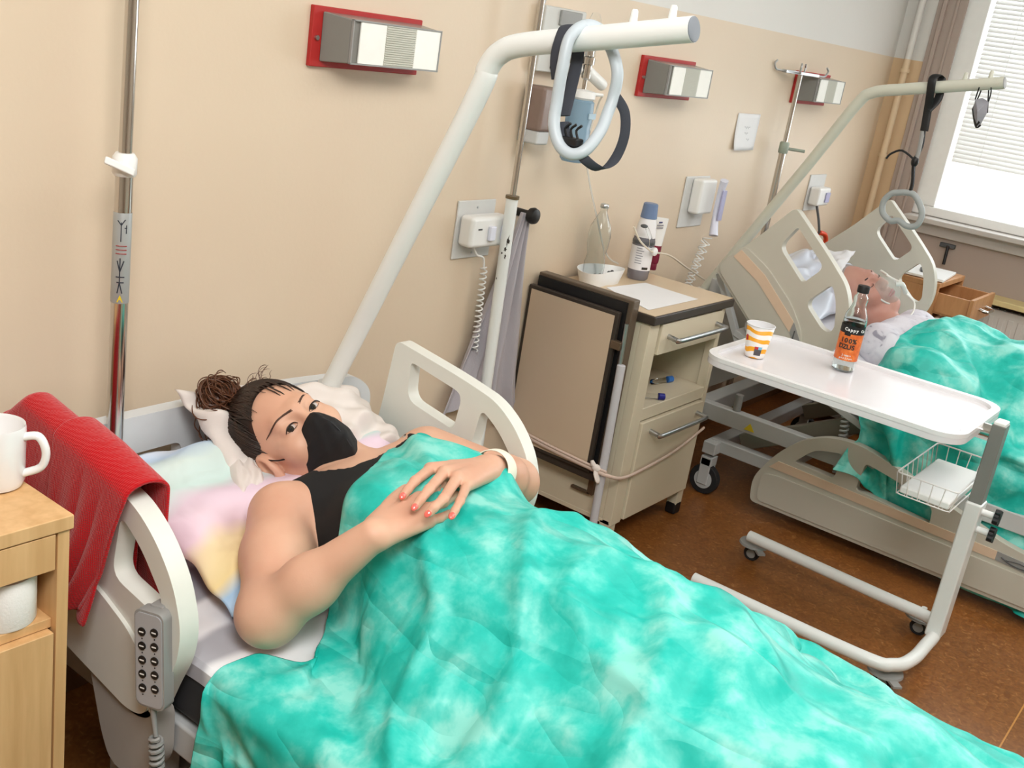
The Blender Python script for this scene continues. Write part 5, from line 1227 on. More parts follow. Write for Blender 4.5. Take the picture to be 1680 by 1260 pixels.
def surf(l,u,f_):
    d=np.array([l,u-.036,f_+.026]); q=d/np.array([.0818,.0945,.1040]); n_=np.linalg.norm(q); d=d/n_; return np.array([d[0],d[1]+.036,d[2]-.026])
tl=np.array([-.012,.118,-.052])
for i in range(900):
    th=RNG.uniform(-math.pi,math.pi); 
    # root around the hairline
    if i%3==0: l0=RNG.uniform(-.07,.07); u0=.03+.062*math.cos(l0/.07*1.35)**.7+RNG.normal(0,.004) if abs(l0)<.07 else .03; root=np.array([l0,u0,.1])
    elif i%3==1: s_=RNG.choice([-1,1]); u0=RNG.uniform(-.02,.07); root=np.array([s_*.08,u0,.010+.5*max(u0,0)+RNG.normal(0,.006)])
    else: root=np.array([RNG.uniform(-.08,.08),RNG.uniform(-.05,.12),RNG.uniform(-.12,.02)])
    r0=surf(*root)
    if i%3==0:
        # place on the hairline: slide back until behind the hairline
        for _ in range(60):
            if hairline(r0[None])[0]<.0015: break
            r0=surf(r0[0],r0[1]+.003,r0[2]-.004)
    pts=[]; w1=RNG.normal(0,.005); w2=RNG.normal(0,.004)
    for k in range(7):
        t_=k/6; q=r0*(1-t_)+tl*t_+np.array([w1*math.sin(t_*3.1),w2*math.sin(t_*3.1),0]); q=surf(*q); lift=.001+.003*RNG.random()*math.sin(t_*math.pi)
        q=q*(1+lift/.09); pts.append(H(*q))
    st.tube(pts,[.0004,.0011,.0014,.0014,.0014,.0014,.001],4,smooth=2,caps=False)
st.build('hair_strands',M_hair,hair,kind='stuff')
bn=MB()
bu=lambda a,b,c:H(-.026+a*1.3,.152+b*1.25,-.026+c*1.3)
for i in range(260):
    a0=RNG.uniform(0,2*math.pi); R1=RNG.uniform(.008,.036); R2=RNG.uniform(.010,.034); ph=RNG.uniform(0,6.28); tilt=RNG.normal(0,.6); n_=9; pts=[]; sw=RNG.uniform(2.2,4.2); oz=RNG.normal(0,.010)
    for k in range(n_):
        a=a0+sw*k/(n_-1); x=R1*math.cos(a); y=R2*math.sin(a); zc_=oz+.012*math.sin(a*1.3+ph); x,zc_=x*math.cos(tilt)-zc_*math.sin(tilt),x*math.sin(tilt)+zc_*math.cos(tilt)
        pts.append(bu(x,y,zc_))
    bn.tube(pts,[.0007]+[.0013]*(n_-2)+[.0005],5,smooth=2,caps=False)
bn.ell(bu(0,0,0),(.034,.034,.024),H.A,16,12)
bo=bn.build('bun',M_hair2,hair,label='loose auburn bun of curled strands',kind='stuff')
cu=MB()
for i in range(60):  # loose curls falling from the bun and flyaways
    s0=np.array([RNG.uniform(-.065,-.03),RNG.uniform(.10,.17),RNG.uniform(-.08,-.03)]); L_=RNG.uniform(.04,.105); am=RNG.uniform(.004,.010); ph=RNG.uniform(0,6.28); pts=[]
    dr_=np.array([-.35+RNG.normal(0,.2),-1.0,-.15+RNG.normal(0,.2)]); dr_/=np.linalg.norm(dr_)
    for k in range(12):
        t_=k/11; q=s0+dr_*L_*t_+np.array([-.012*math.sin(t_*3.1)+am*math.sin(ph+t_*7),0,am*math.cos(ph+t_*7)*.6]); pts.append(H(*q))
    cu.tube(pts,[.0012]*10+[.0006,.0003],4,caps=False)
for i in range(34):
    s0=np.array([RNG.uniform(0,.05),RNG.uniform(.10,.13),RNG.uniform(-.04,.03)]); pts=[];L_=RNG.uniform(.02,.05);ph=RNG.uniform(0,6.28)
    for k in range(9):
        t_=k/8; q=s0+np.array([.55*L_*t_,L_*t_*.8-.6*L_*t_*t_,.25*L_*t_])+np.array([.004*math.sin(ph+t_*5),.003*math.cos(ph+t_*5),0]); pts.append(H(*q))
    cu.tube(pts,[.0007]*7+[.0004,.0002],4,caps=False)
cu.build('loose_curls',M_hair2,hair,kind='stuff')
for i in range(7):
    a=i/6*2.4-1.2; q=H(-.004+.020*math.sin(a),.136+.004*math.cos(a),-.022+.010*math.cos(a))
    MB().ell(q,(.004,.0032,.0032),n=10,m=8).build('hair_tie_bead',mat('pink_bead',(240,150,140),.3),hair)
# tank top
ts=Field(axis(1.05,1.75,.005,[]),axis(-1.25,-.40,.005,[]),axis(.47,.80,.005,[]))
for p,k in torso[:6]+torso[7:]: ts.add(p,k,pad=.08)
XX,YY,ZZ=[a.astype(np.float32) for a in np.meshgrid(*ts.g,indexing='ij')]
shell=ts.F-.0065
def poly_sd(px,py,poly):
    d=np.full(px.shape,1e9,np.float32); ins=np.zeros(px.shape,bool); n=len(poly)
    for i in range(n):
        ax0,ay0=poly[i];bx0,by0=poly[(i+1)%n]; ex,ey=bx0-ax0,by0-ay0; t=np.clip(((px-ax0)*ex+(py-ay0)*ey)/(ex*ex+ey*ey),0,1)
        d=np.minimum(d,(px-ax0-t*ex)**2+(py-ay0-t*ey)**2)
        c=((ay0>py)!=(by0>py))&(px<(bx0-ax0)*(py-ay0)/(by0-ay0+1e-12)+ax0); ins^=c
    d=np.sqrt(d); return np.where(ins,-d,d)
def xy(px,py,zz=None): q=hit(px,py); return (q[0],q[1])
TT=[xy(442,795),xy(460,784),xy(490,779),xy(525,779),xy(575,773),xy(615,757),xy(648,736),xy(668,722),xy(668,712),(1.585,-.455),(1.62,-.42),(1.66,-.46),(1.635,-.52),(1.60,-.60),(1.62,-.98),(1.05,-.98),(1.10,-.80),xy(507,925),xy(510,880),xy(500,842),xy(484,812),xy(462,800)]
reg=poly_sd(XX,YY,TT)
ts.F=np.maximum(np.maximum(shell,reg),-(ts.F+.004)).astype(np.float32)
Pt,Qt=ts.mesh(); npmesh('tank_top',Pt,Qt,mat('black_cotton',(20,20,22),.85,noise=.1),wom,smooth_it=2,label='black tank top with thin straps')
q=[hit(655,708),hit(664,717)]
for a in q: MB().ell(a,(.005,.004,.003),n=10,m=6).build('strap_buckle',M_steel,wom)
# wrist band
d_=elF-wrF; d_/=np.linalg.norm(d_); wbm=mat('cream_wrist_band',(238,232,214),.7)
c_=wrF+d_*.028
MB().lathe([(.0345,-.018),(.0355,-.017),(.0425,.026),(.0415,.027)],c_,40,d_,caps=False).build('wrist_band',wbm,wom,label='cream hospital wrist band').modifiers.new('s','SOLIDIFY').thickness=.0015
# ---------------------------------------------------------------- turquoise covers
def cover_mat():
    m=bpy.data.materials.new('turquoise_nonwoven'); m.use_nodes=True; nt=m.node_tree; b=nt.nodes['Principled BSDF']; b.inputs['Roughness'].default_value=.5; L=nt.links.new
    tc=nt.nodes.new('ShaderNodeTexCoord'); n=nt.nodes.new('ShaderNodeTexNoise'); n.inputs['Scale'].default_value=10; n.inputs['Detail'].default_value=5; n.inputs['Roughness'].default_value=.6; n.inputs['Distortion'].default_value=.15; L(tc.outputs['Object'],n.inputs[0])
    r=nt.nodes.new('ShaderNodeValToRGB'); e=r.color_ramp.elements; e[0].position=.34; e[0].color=s2l((0,180,166)); e[1].position=.63; e[1].color=s2l((140,222,210)); x=e.new(.44); x.color=s2l((30,192,178)); x=e.new(.53); x.color=s2l((84,206,193)); L(n.outputs['Fac'],r.inputs[0])
    L(r.outputs[0],b.inputs['Base Color'])
    def crease(scale,rot_,st,dist):
        mp=nt.nodes.new('ShaderNodeMapping'); mp.inputs['Rotation'].default_value=(0,0,rot_); mp.inputs['Scale'].default_value=st; L(tc.outputs['Object'],mp.inputs[0])
        q=nt.nodes.new('ShaderNodeTexNoise'); q.inputs['Scale'].default_value=scale; q.inputs['Detail'].default_value=1.5; q.inputs['Distortion'].default_value=dist; L(mp.outputs[0],q.inputs[0])
        a=nt.nodes.new('ShaderNodeMath'); a.operation='SUBTRACT'; a.inputs[1].default_value=.5; L(q.outputs['Fac'],a.inputs[0])
        c=nt.nodes.new('ShaderNodeMath'); c.operation='ABSOLUTE'; L(a.outputs[0],c.inputs[0])
        r_=nt.nodes.new('ShaderNodeMapRange'); r_.inputs[2].default_value=.10; L(c.outputs[0],r_.inputs[0]); return r_
    c1=crease(7,.7,(1,.35,1),.2); c2=crease(4.5,-.4,(1,.35,1),.2)
    bp=nt.nodes.new('ShaderNodeBump'); bp.inputs['Strength'].default_value=.55; bp.inputs['Distance'].default_value=.012; L(c1.outputs[0],bp.inputs['Height'])
    bp2=nt.nodes.new('ShaderNodeBump'); bp2.inputs['Strength'].default_value=.5; bp2.inputs['Distance'].default_value=.012; L(c2.outputs[0],bp2.inputs['Height']); L(bp.outputs[0],bp2.inputs['Normal']); L(bp2.outputs[0],b.inputs['Normal'])
    return m
M_cover=cover_mat()
col=Collider((.55,-2.25,0),(2.15,-.35,1.0),.014,torso+legs+[(cap((1.5,-.92,.52),(1.55,-1.10,.52),.108,.085),.08)],[(.925,1.765,-2.1,-.13,.1,.488,.02)],.04)
col.D=col.D-.009
fS=f
edge=[(.36,-.80),(.60,-.745),(.80,-.715),(.93,-.70),(1.01,-.705),xy(508,975),xy(540,905),xy(560,850),xy(600,792),xy(640,750),xy(685,717),xy(735,722),xy(775,740),(1.72,-.64),(1.86,-.72),(2.25,-.92)]
ex=np.array([e[0] for e in edge]);ey=np.array([e[1] for e in edge]); o_=np.argsort(ex); ex,ey=ex[o_],ey[o_]
NU,NV=150,112
us=np.linspace(.36,2.22,NU); P0=np.zeros((NU,NV,3))
e_=np.interp(us,ex,ey); 
for i in range(NU):
    tt=(np.arange(NV)/(NV-1)); P0[i,:,0]=us[i]; P0[i,:,1]=e_[i]+(-2.13-e_[i])*tt
def lownoise(nu,nv,cell,amp,seed):
    r_=np.random.default_rng(seed); a=r_.normal(0,1,(nu//cell+3,nv//cell+3)); x=np.arange(nu)/cell;y=np.arange(nv)/cell; i=x.astype(int);j=y.astype(int);fx_=(x-i);fy_=(y-j);fx_=fx_*fx_*(3-2*fx_);fy_=fy_*fy_*(3-2*fy_)
    A_=a[i][:,j]*(1-fy_)+a[i][:,j+1]*fy_; B_=a[i+1][:,j]*(1-fy_)+a[i+1][:,j+1]*fy_; return amp*(A_*(1-fx_)[:,None]+B_*fx_[:,None])
D0=drape_start(col,P0,.915,1.775)
def ridges(P,lines):
    h=np.zeros(P.shape[:2])
    for (x0,y0,x1,y1,wd,ht) in lines:
        d=np.array([x1-x0,y1-y0]);L_=np.hypot(*d);d/=L_; rx=P[...,0]-x0;ry=P[...,1]-y0; t_=(rx*d[0]+ry*d[1])/L_; e_=np.abs(rx*-d[1]+ry*d[0]+.02*np.sin(t_*7))
        h=np.maximum(h,ht*np.clip(1-e_/wd,0,1)*np.clip(np.minimum(t_,1-t_)*4,0,1))
    return h
S0=D0.copy(); S0[...,2]+=1.3*np.abs(lownoise(NU,NV,12,.022,3))+np.abs(lownoise(NU,NV,5,.009,4))+ridges(P0,[(1.0,-.78,1.25,-1.35,.03,.035),(1.15,-.95,1.5,-1.6,.035,.04),(1.35,-.9,1.62,-1.5,.03,.035),(1.5,-.8,1.72,-1.3,.03,.03),(.98,-1.0,1.1,-1.7,.03,.03),(1.6,-1.35,1.76,-1.9,.03,.04),(1.1,-1.3,1.7,-1.25,.025,.025),(1.2,-1.05,1.0,-1.3,.025,.03),(.95,-.9,1.15,-.85,.02,.02)]); S0[...,0]-=lownoise(NU,NV,10,.012,6)*(P0[...,0]<.9); S0[...,0]+=lownoise(NU,NV,10,.012,6)*(P0[...,0]>1.8)
pins=np.zeros((NU,NV),bool); pins[:,0]=(us>.9)&(us<1.75); S0[:,0]=D0[:,0]
PC=cloth(S0,1.05,col,steps=70,iters=7,rest=D0,noise=.0008,fric=.75,bend=.35,pins=pins)
def facet(P,amps,seed):
    nu,nv=P.shape[:2]; N=np.cross(np.gradient(P,axis=0),np.gradient(P,axis=1)); N/=np.linalg.norm(N,axis=-1,keepdims=True)+1e-9; N*=np.where(N[...,2:3]<-.2,-1,1)
    h=np.zeros((nu,nv)); x,y=np.indices((nu,nv))
    for i,(cell,amp,rot_,st) in enumerate(amps):
        c,s_=math.cos(rot_),math.sin(rot_); a=(x*c+y*s_)/cell+40; b=(-x*s_+y*c)/(cell*st)+40
        r_=np.random.default_rng(seed+i); T=r_.normal(0,1,(120,120)); ia=a.astype(int)%118; ib=b.astype(int)%118; fa=a-np.floor(a);fb=b-np.floor(b); fa=fa*fa*(3-2*fa);fb=fb*fb*(3-2*fb)
        v=T[ia,ib]*(1-fa)*(1-fb)+T[ia+1,ib]*fa*(1-fb)+T[ia,ib+1]*(1-fa)*fb+T[ia+1,ib+1]*fa*fb
        h+=amp*(1-np.minimum(1,np.abs(v)*1.8))**1.7
    k=np.clip(np.arange(nv)/4,0,1)[None,:]
    return P+N*(h*k)[...,None]
PC=facet(PC,[(12,.022,.9,2.8),(9,.016,.25,2.6),(6,.007,-.6,2.2),(4,.0045,1.3,2)],21)
PC[...,2]+=ridges(PC,[(1.12,-.93,1.06,-1.5,.028,.020),(1.22,-.95,1.33,-1.55,.028,.024),(1.33,-.95,1.55,-1.5,.03,.020),(1.5,-.9,1.66,-1.4,.025,.018),(1.50,-1.28,1.28,-1.42,.022,.020),(1.0,-.95,.96,-1.4,.022,.018)])
cov=gridmesh('blanket',PC,M_cover,None,1,.0012); tag(cov,'crinkled turquoise disposable cover over the reclining woman in the near bed','blanket')
# ---------------------------------------------------------------- pillows
def pillow(name,c4,T,m,label,cat,wr=.006,seed=1,group=None,N=60,fr=(5,7)):
    """c4: corners TL,BL,BR,TR"""
    TL,BL,BR,TR=[np.array(q,float) for q in c4]; nrm=np.cross(BR-BL,TL-BL); nrm/=np.linalg.norm(nrm)
    r_=np.random.default_rng(seed); ph=r_.uniform(0,6,8); top=np.zeros((N,N,3));bot=np.zeros((N,N,3))
    for i in range(N):
        for j in range(N):
            u,v=i/(N-1),j/(N-1); a,b=2*u-1,2*v-1
            # pinch sides inward between corners
            uu=.5+.5*a*(1-.06*(1-b*b)); vv=.5+.5*b*(1-.07*(1-a*a))
            p=(TL*(1-uu)+TR*uu)*(1-vv)+(BL*(1-uu)+BR*uu)*vv
            h=T*((1-abs(a)**2.6)*(1-abs(b)**2.6))**.55
            w_=wr*(math.sin(a*fr[0]+b*2+ph[0]+2*math.sin(b*3+ph[1]))+.7*math.sin(b*fr[1]-a*3+ph[2]+1.5*math.sin(a*4+ph[3]))+.5*math.sin((a+b)*9+ph[4]))*min(1,h/T*2)
            edge_=wr*.8*math.sin((a-b)*14+ph[5])*(1-min(1,h/T))
            top[i,j]=p+nrm*(h+w_+edge_*.6); bot[i,j]=p-nrm*(h*.55)+nrm*edge_*.6
    I=np.arange(N*N).reshape(N,N); q=lambda I:np.stack([I[:-1,:-1],I[:-1,1:],I[1:,1:],I[1:,:-1]],-1).reshape(-1,4)
    Q1=q(I);Q2=q(I)[:,::-1]+N*N
    # merge borders: point bottom border indices to the top ones
    mp_=np.arange(2*N*N); B_=np.zeros((N,N),bool);B_[0]=B_[-1]=True;B_[:,0]=B_[:,-1]=True; mp_[N*N+I[B_]]=I[B_]
    Qa=mp_[np.concatenate([Q1,Q2])]; PP=np.concatenate([top.reshape(-1,3),bot.reshape(-1,3)]); us_=np.unique(Qa); rm=np.zeros(len(PP),int); rm[us_]=np.arange(len(us_)); Qa=rm[Qa]; PP=PP[us_]
    return tag(npmesh(name,PP,Qa,m,None,smooth_it=1),label,cat,group)
def pastel():
    m=bpy.data.materials.new('pastel_rainbow_fabric'); m.use_nodes=True; nt=m.node_tree; b=nt.nodes['Principled BSDF']; b.inputs['Roughness'].default_value=.8; L=nt.links.new
    tc=nt.nodes.new('ShaderNodeTexCoord'); n=nt.nodes.new('ShaderNodeTexNoise'); n.inputs['Scale'].default_value=4.5; n.inputs['Detail'].default_value=2; L(tc.outputs['Object'],n.inputs[0])
    s_=nt.nodes.new('ShaderNodeSeparateXYZ'); L(tc.outputs['Object'],s_.inputs[0])
    a=nt.nodes.new('ShaderNodeMath'); a.operation='MULTIPLY_ADD'; a.inputs[1].default_value=.22; L(n.outputs['Fac'],a.inputs[0]); L(s_.outputs['Y'],a.inputs[2])
    mr=nt.nodes.new('ShaderNodeMapRange'); mr.inputs[1].default_value=-.52; mr.inputs[2].default_value=.02; L(a.outputs[0],mr.inputs[0])
    r=nt.nodes.new('ShaderNodeValToRGB'); e=r.color_ramp.elements; st=[(0,(196,216,236)),(.10,(166,204,236)),(.16,(244,224,164)),(.25,(240,222,182)),(.33,(236,212,224)),(.46,(230,210,226)),(.56,(206,230,226)),(.68,(214,232,228)),(.78,(190,212,236)),(.88,(222,226,238)),(1,(218,232,236))]
    while len(e)<len(st): e.new(.5)
    for i,(p,c) in enumerate(st): e[i].position=p; e[i].color=s2l(c)
    L(mr.outputs[0],r.inputs[0]); L(r.outputs[0],b.inputs['Base Color'])
    q=nt.nodes.new('ShaderNodeTexNoise'); q.inputs['Scale'].default_value=9; q.inputs['Detail'].default_value=2; q.inputs['Distortion'].default_value=.5; L(tc.outputs['Object'],q.inputs[0]); bp=nt.nodes.new('ShaderNodeBump'); bp.inputs['Strength'].default_value=.6; bp.inputs['Distance'].default_value=.025; L(q.outputs['Fac'],bp.inputs['Height']); L(bp.outputs[0],b.inputs['Normal']); return m
pillow('pastel_pillow',[(1.05,-.15,.60),(1.03,-.615,.51),(1.68,-.56,.51),(1.76,-.15,.59)],.045,pastel(),'large pastel rainbow pillow under the white pillow in the near bed','pillow',.012,3,N=90,fr=(8,9))
pillow('pillow',[onY(284,640,-.135),onZ(392,822,.552),(1.72,-.36,.57),(1.74,-.15,.64)],.045,mat('off_white_cotton',(226,218,212),.85,bump=.3,bscale=60),"crumpled off-white pillow directly under the woman's head",'pillow',.011,5,N=90,fr=(8,9))
pl=pillow('pillow',[onZ(340,705,.60),onZ(392,820,.585),onZ(440,812,.575),onZ(418,735,.575)],.03,MATS['off_white_cotton'],"small folded white pillow tucked beside the woman's ear",'pillow',.004,9,N=50)
# ---------------------------------------------------------------- red towel over near rail
def towel_mat(name,rgb,sc=420):
    m=bpy.data.materials.new(name); m.use_nodes=True; nt=m.node_tree; b=nt.nodes['Principled BSDF']; b.inputs['Roughness'].default_value=.95; b.inputs['Specular IOR Level'].default_value=.15; b.inputs['Base Color'].default_value=s2l(rgb); L=nt.links.new
    b.inputs['Sheen Weight'].default_value=.3
    tc=nt.nodes.new('ShaderNodeTexCoord'); w_=nt.nodes.new('ShaderNodeTexWave'); w_.bands_direction='Z'; w_.inputs['Scale'].default_value=sc/5; w_.inputs['Distortion'].default_value=3; L(tc.outputs['Object'],w_.inputs[0])
    w2=nt.nodes.new('ShaderNodeTexWave'); w2.bands_direction='Y'; w2.inputs['Scale'].default_value=sc/4.5; w2.inputs['Distortion'].default_value=3; L(tc.outputs['Object'],w2.inputs[0])
    a=nt.nodes.new('ShaderNodeMath'); a.operation='ADD'; L(w_.outputs['Fac'],a.inputs[0]); L(w2.outputs['Fac'],a.inputs[1])
    bp=nt.nodes.new('ShaderNodeBump'); bp.inputs['Strength'].default_value=.5; bp.inputs['Distance'].default_value=.0012; L(a.outputs[0],bp.inputs['Height']); L(bp.outputs[0],b.inputs['Normal']); return m
M_redt=towel_mat('red_terry',(186,10,20))
RT=[(-.185,.735),(-.25,.790),(-.44,.762),(-.56,.735)]
def drape(y0,y1,zb0,zb1,slant,off,nu=60,nv=70,ph=0,yi=.22,hem=0):
    P=np.zeros((nu,nv,3)); yy=[p[0] for p in RT][::-1]; zz=[p[1] for p in RT][::-1]
    for i in range(nu):
        u=i/(nu-1); y=y0+(y1-y0)*u; zt_=np.interp(y,yy,zz)+off*.5; zb=zb0+(zb1-zb0)*u; Lo=zt_-zb; Li=yi; arc=math.pi*(.024+off); tot=Lo+arc+Li
        for j in range(nv):
            s_=tot*j/(nv-1)
            if s_<Lo: x=.90-.024-off; zc=zb+s_; k=1-s_/Lo; fx_=.014*math.sin(u*9+ph+k*1.5)*k+.010*math.sin(u*17+ph*2)*k; x-=abs(fx_)+.012*k; yv=y+slant*k*u+.01*math.sin(zc*20+u*5)*k
            elif s_<Lo+arc: a=(s_-Lo)/(.024+off); x=.90-(.024+off)*math.cos(a); zc=zt_+(.024+off)*math.sin(a)*.6; yv=y
            else: k=(s_-Lo-arc)/Li; x=.924+off+.004*math.sin(u*12)*k; zc=zt_-(s_-Lo-arc); yv=y
            P[i,j]=(x,yv,zc)
    return P
rt=thing('red_towel',(.9,-.35,.75),'red textured towel draped over the near bed rail beside the oak cabinet','towel')
gridmesh('towel_cloth',drape(-.175,-.50,.50,.51,.0,.002,ph=.4,yi=.30),M_redt,rt,1,.006)
gridmesh('folded_layer',drape(-.365,-.555,.485,.53,.075,.014,ph=2.2,yi=.20),M_redt,rt,1,.006)
# ---------------------------------------------------------------- grey towel on hook
M_greyt=towel_mat('grey_terry',(186,180,186),900)
nu,nv=110,80; P=np.zeros((nu,nv,3))
for i in range(nu):
    u=i/(nu-1)
    for j in range(nv):
        v=j/(nv-1); zb=.34+.09*math.sin(u*3.0+.6)-.05*(u>.62)*1; zc=.990-(.990-zb)*v
        wL=.02+.225*v**1.1; wR=.018+.155*v**1.2+.03*(v>.8)*(v-.8)*5
        x=2.485-wL+(wL+wR)*u+ .008*math.sin(v*6+u*20)*v-.03*v
        y=-.034-.014*math.cos(u*math.pi*7+.6)*(.5+.5*v)-.004*math.sin(u*50)*v
        P[i,j]=(x,y,zc)
tg=tag(gridmesh('towel',P,M_greyt,None,1,.003),'grey terry towel hanging in folds from the black wall hook','towel')
# ---------------------------------------------------------------- far patient
pat=thing('person',(3.85,-.7,.5),'patient in pale gown wearing clear oxygen mask in the far bed','person')
eye2=onX(1434,459,3.86)
H2=Head(eye2,1.03,(-.72,.69),(.69,.72),math.radians(38),math.radians(4))
s1_=onX(1440,568,3.66);s2_=onX(1505,540,4.02)
mid=(s1_+s2_)/2; hp=np.array([3.85,-1.22,.56])
tor2=[(cap(s1_+[.03,0,0],s2_-[.03,0,0],.062,.062),.05),(ell(mid*.7+hp*.3-[0,0,.03],(.18,.14,.12)),.08),(ell(hp,(.19,.22,.13)),.1),(cap(mid+[0,.02,-.01],H2(0,-.06,-.02),.062,.058),.04),
      (cap(s1_,s1_+np.array([-.05,-.22,-.09]),.055,.045),.03),(cap(s2_,s2_+np.array([.05,-.22,-.10]),.055,.045),.03)]
f2=Field(axis(3.5,4.2,.009,[(H2.O[0]-.12,H2.O[0]+.12,.004)]),axis(-1.45,-.35,.010,[(H2.O[1]-.15,H2.O[1]+.15,.004)]),axis(.38,1.02,.007,[(H2.O[2]-.12,H2.O[2]+.15,.004)]))
for p,k in tor2: f2.add(p,k,pad=.08)
add_head(f2,H2,False)
Pp,Qp=f2.mesh(); npmesh('body',Pp,Qp,M_skin2,pat,smooth_it=2)
gz_=Field(axis(3.5,4.2,.008,[]),axis(-1.45,-.45,.008,[]),axis(.38,.95,.008,[]))
for p,k in tor2[:3]+tor2[4:]: gz_.add(p,k,pad=.08)
gz_.F-=.012
X_,Y_,Z_=np.meshgrid(*gz_.g,indexing='ij'); nb_=H2(0,-.06,-.02); gz_.F=(gz_.F+.004*np.sin(X_*55+Z_*40)*np.sin(Y_*30+X_*18)).astype(np.float32)
dd=np.sqrt((X_-nb_[0])**2+(Y_-nb_[1])**2+(Z_-nb_[2])**2); gz_.F=np.maximum(gz_.F,(.10-dd)).astype(np.float32)
Pg,Qg=gz_.mesh(); npmesh('hospital_gown',Pg,Qg,ramp_mat('pale_grey_gown',[(.40,(218,214,222)),(.62,(206,202,212)),(.68,(150,146,160))],22,2,.85,(1,1,1),1.2),pat,smooth_it=2,label='pale grey patterned hospital gown')
# closed eyes, brows, grey hair
for s_ in(-1,1):
    MB().tube([H2(s_*(.031+a),-.004+b,c) for a,b,c in ((-.013,-.001,.0860),(0,-.004,.0905),(.013,-.001,.0845))],.0011,6,smooth=4).build('eyelashes',M_lash,pat)
    MB().tube([H2(s_*a,b,c) for a,b,c in ((.012,.018,.090),(.03,.024,.086),(.052,.020,.062))],[.002,.003,.0015],6,smooth=4).build('eyebrow',M_lash,pat)
MB().tube([H2(a,b,c) for a,b,c in ((-.024,-.072,.094),(0,-.069,.103),(.024,-.072,.094))],[.002,.004,.002],8,smooth=4).tube([H2(a,b,c) for a,b,c in ((-.02,-.077,.094),(0,-.079,.101),(.02,-.077,.094))],[.002,.0045,.002],8,smooth=4).build('lips',mat('pink_lips',(190,104,104),.4),pat)
hh=Field(*[np.arange(H2(0,.03,-.03)[i]-.14,H2(0,.03,-.03)[i]+.14,.005) for i in range(3)])
hh.add(H2.e((0,.038,-.026),(.081,.095,.104)),.01); X_,Y_,Z_=np.meshgrid(*hh.g,indexing='ij'); L2=H2.loc(np.stack([X_,Y_,Z_],-1)); hh.F=np.maximum(hh.F,(hairline(L2)+.012)*1.0).astype(np.float32)
Pq,Qq=hh.mesh(); npmesh('hair',Pq,Qq,mat('grey_hair',(150,142,138),.7,noise=.2,nscale=90),pat,smooth_it=1)
om=MB(); V=[];Fc=[];n=28;m_=12
for i in range(m_+1):
    a=math.pi*.5*i/m_
    for k in range(n):
        ph=2*math.pi*k/n; r_=math.cos(a)**.7; V.append(H2(.040*r_*math.cos(ph),-.050+.052*r_*math.sin(ph)*(1-.15*math.sin(ph)),.072+.062*math.sin(a)))
for i in range(m_):
    for k in range(n): l=(k+1)%n; Fc.append((i*n+k,i*n+l,(i+1)*n+l,(i+1)*n+k))
mo=om.add(V,Fc).build('oxygen_mask',film('oxygen_mask_film',(214,226,222),.30,.1),pat,label='clear oxygen mask')
MB().tube([H2(.041*math.cos(2*math.pi*k/24),-.050+.053*math.sin(2*math.pi*k/24)*(1-.15*math.sin(2*math.pi*k/24)),.073) for k in range(24)],.0035,8,closed=True).build('mask_rim',film('mask_rim_film',(232,238,234),.75),mo)
MB().tube([H2(0,-.062,.132),H2(.008,-.078,.142),H2(.014,-.11,.12)],[.009,.009,.007],12,smooth=5).build('mask_port',film('mask_rim_film',(232,238,234),.75),mo)
MB().tube([H2(.014,-.11,.12),H2(.045,-.09,.12),H2(.062,-.04,.095),H2(.05,.00,.10),H2(.02,-.02,.125)],.0035,8,smooth=6).tube([H2(.014,-.11,.12),H2(.03,-.16,.10),H2(-.03,-.17,.09),H2(-.075,-.12,.05)],.0032,8,smooth=6).build('oxygen_tube',mat('white_tube',(232,232,226),.3),mo)
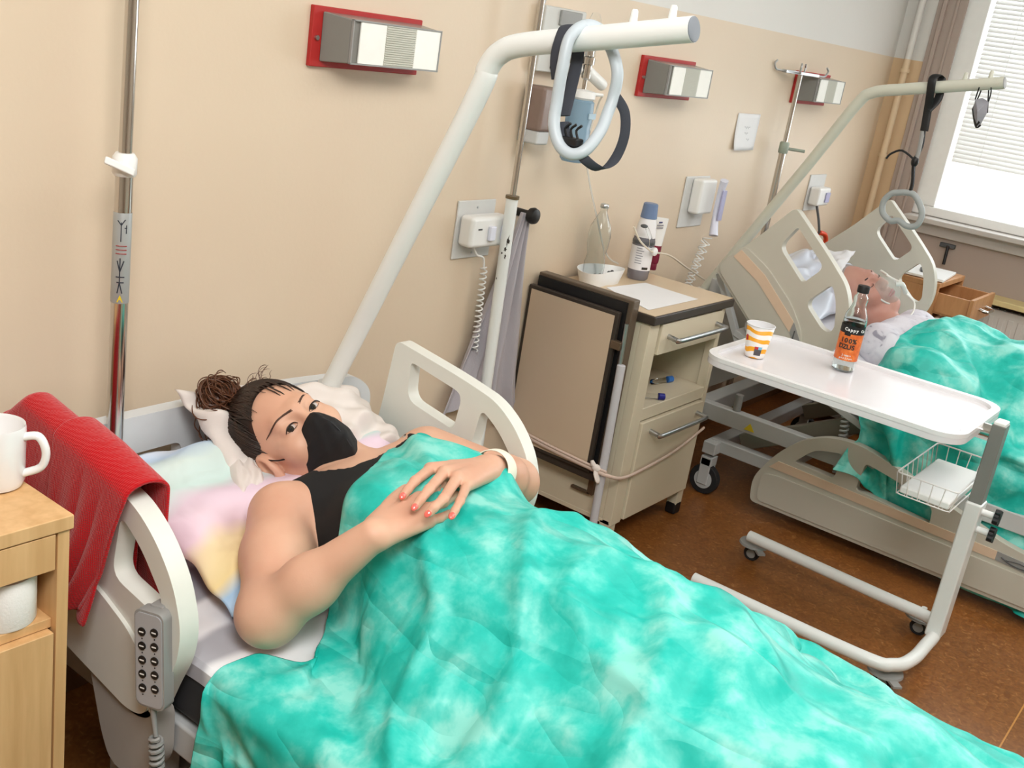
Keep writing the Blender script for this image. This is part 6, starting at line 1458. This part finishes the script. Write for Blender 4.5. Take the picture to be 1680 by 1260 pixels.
# head cloth, plastic-covered pillow
bc_=np.array([0,math.cos(ANG),math.sin(ANG)])
pillow('pillow',[np.array([3.50,-.27,.83]),np.array([3.50,-.58,.70]),np.array([4.16,-.58,.70]),np.array([4.16,-.27,.83])],.055,mat('shiny_pale_blue_cover',(206,212,226),.25,noise=.03),"large shiny pale pillow under the oxygen-masked patient's head",'pillow',.010,11,N=50,fr=(9,13))
pillow('head_cloth',[H2(.085,.20,-.03),H2(-.075,.19,-.05),H2(-.082,.100,.060),H2(.085,.105,.070)],.022,mat('white_head_cloth',(226,226,230),.85),"white folded cloth resting at the crown of the far patient's head",'cloth',.004,13,N=36)
# cover of far bed
cp=[(ell((3.86,-.97,.56),(.25,.17,.150))),ell((3.56,-.96,.52),(.16,.17,.15)),(ell((3.86,-1.3,.54),(.24,.30,.17))),cap((3.75,-1.3,.52),(3.72,-1.75,.50),.10,.09),cap((3.97,-1.3,.52),(4.0,-1.75,.50),.10,.09),cap((3.66,-.90,.53),(3.60,-1.15,.52),.06,.06)]
col2=Collider((3.0,-2.0,0),(4.75,-.4,1.0),.018,cp+tor2[:3],[(3.42,4.25,-1.9,-.80,.1,.485,.02)],.04)
NU2,NV2=110,80; us=np.linspace(3.20,4.44,NU2); P0=np.zeros((NU2,NV2,3)); e2=np.interp(us,[2.9,3.35,3.45,3.62,3.85,4.05,4.62],[-.90,-.84,-.80,-.80,-.84,-.86,-.95])
for i in range(NU2): tt=np.arange(NV2)/(NV2-1); P0[i,:,0]=us[i]; P0[i,:,1]=e2[i]+(-1.95-e2[i])*tt
col2.D=col2.D-.012; D0=drape_start(col2,P0,3.41,4.26)
S0=D0.copy(); S0[...,2]+=np.abs(lownoise(NU2,NV2,9,.05,8))+np.abs(lownoise(NU2,NV2,5,.02,9)); S0[...,0]-=lownoise(NU2,NV2,8,.012,6)*(P0[...,0]<3.4)
pins=np.zeros((NU2,NV2),bool); pins[:,0]=(us>3.30); pins[-3:,:]=True; S0[:,0]=D0[:,0]
PC2=cloth(S0,1.06,col2,steps=55,iters=6,rest=D0,noise=.001,fric=.9,bend=.3,pins=pins)
PC2=facet(PC2,[(9,.030,.8,2.4),(7,.020,.2,2.2),(5,.008,-.6,2)],51)
cv2=gridmesh('blanket',PC2,M_cover,None,1,.0012); tag(cv2,'bunched turquoise disposable cover over the patient in the far bed','blanket')
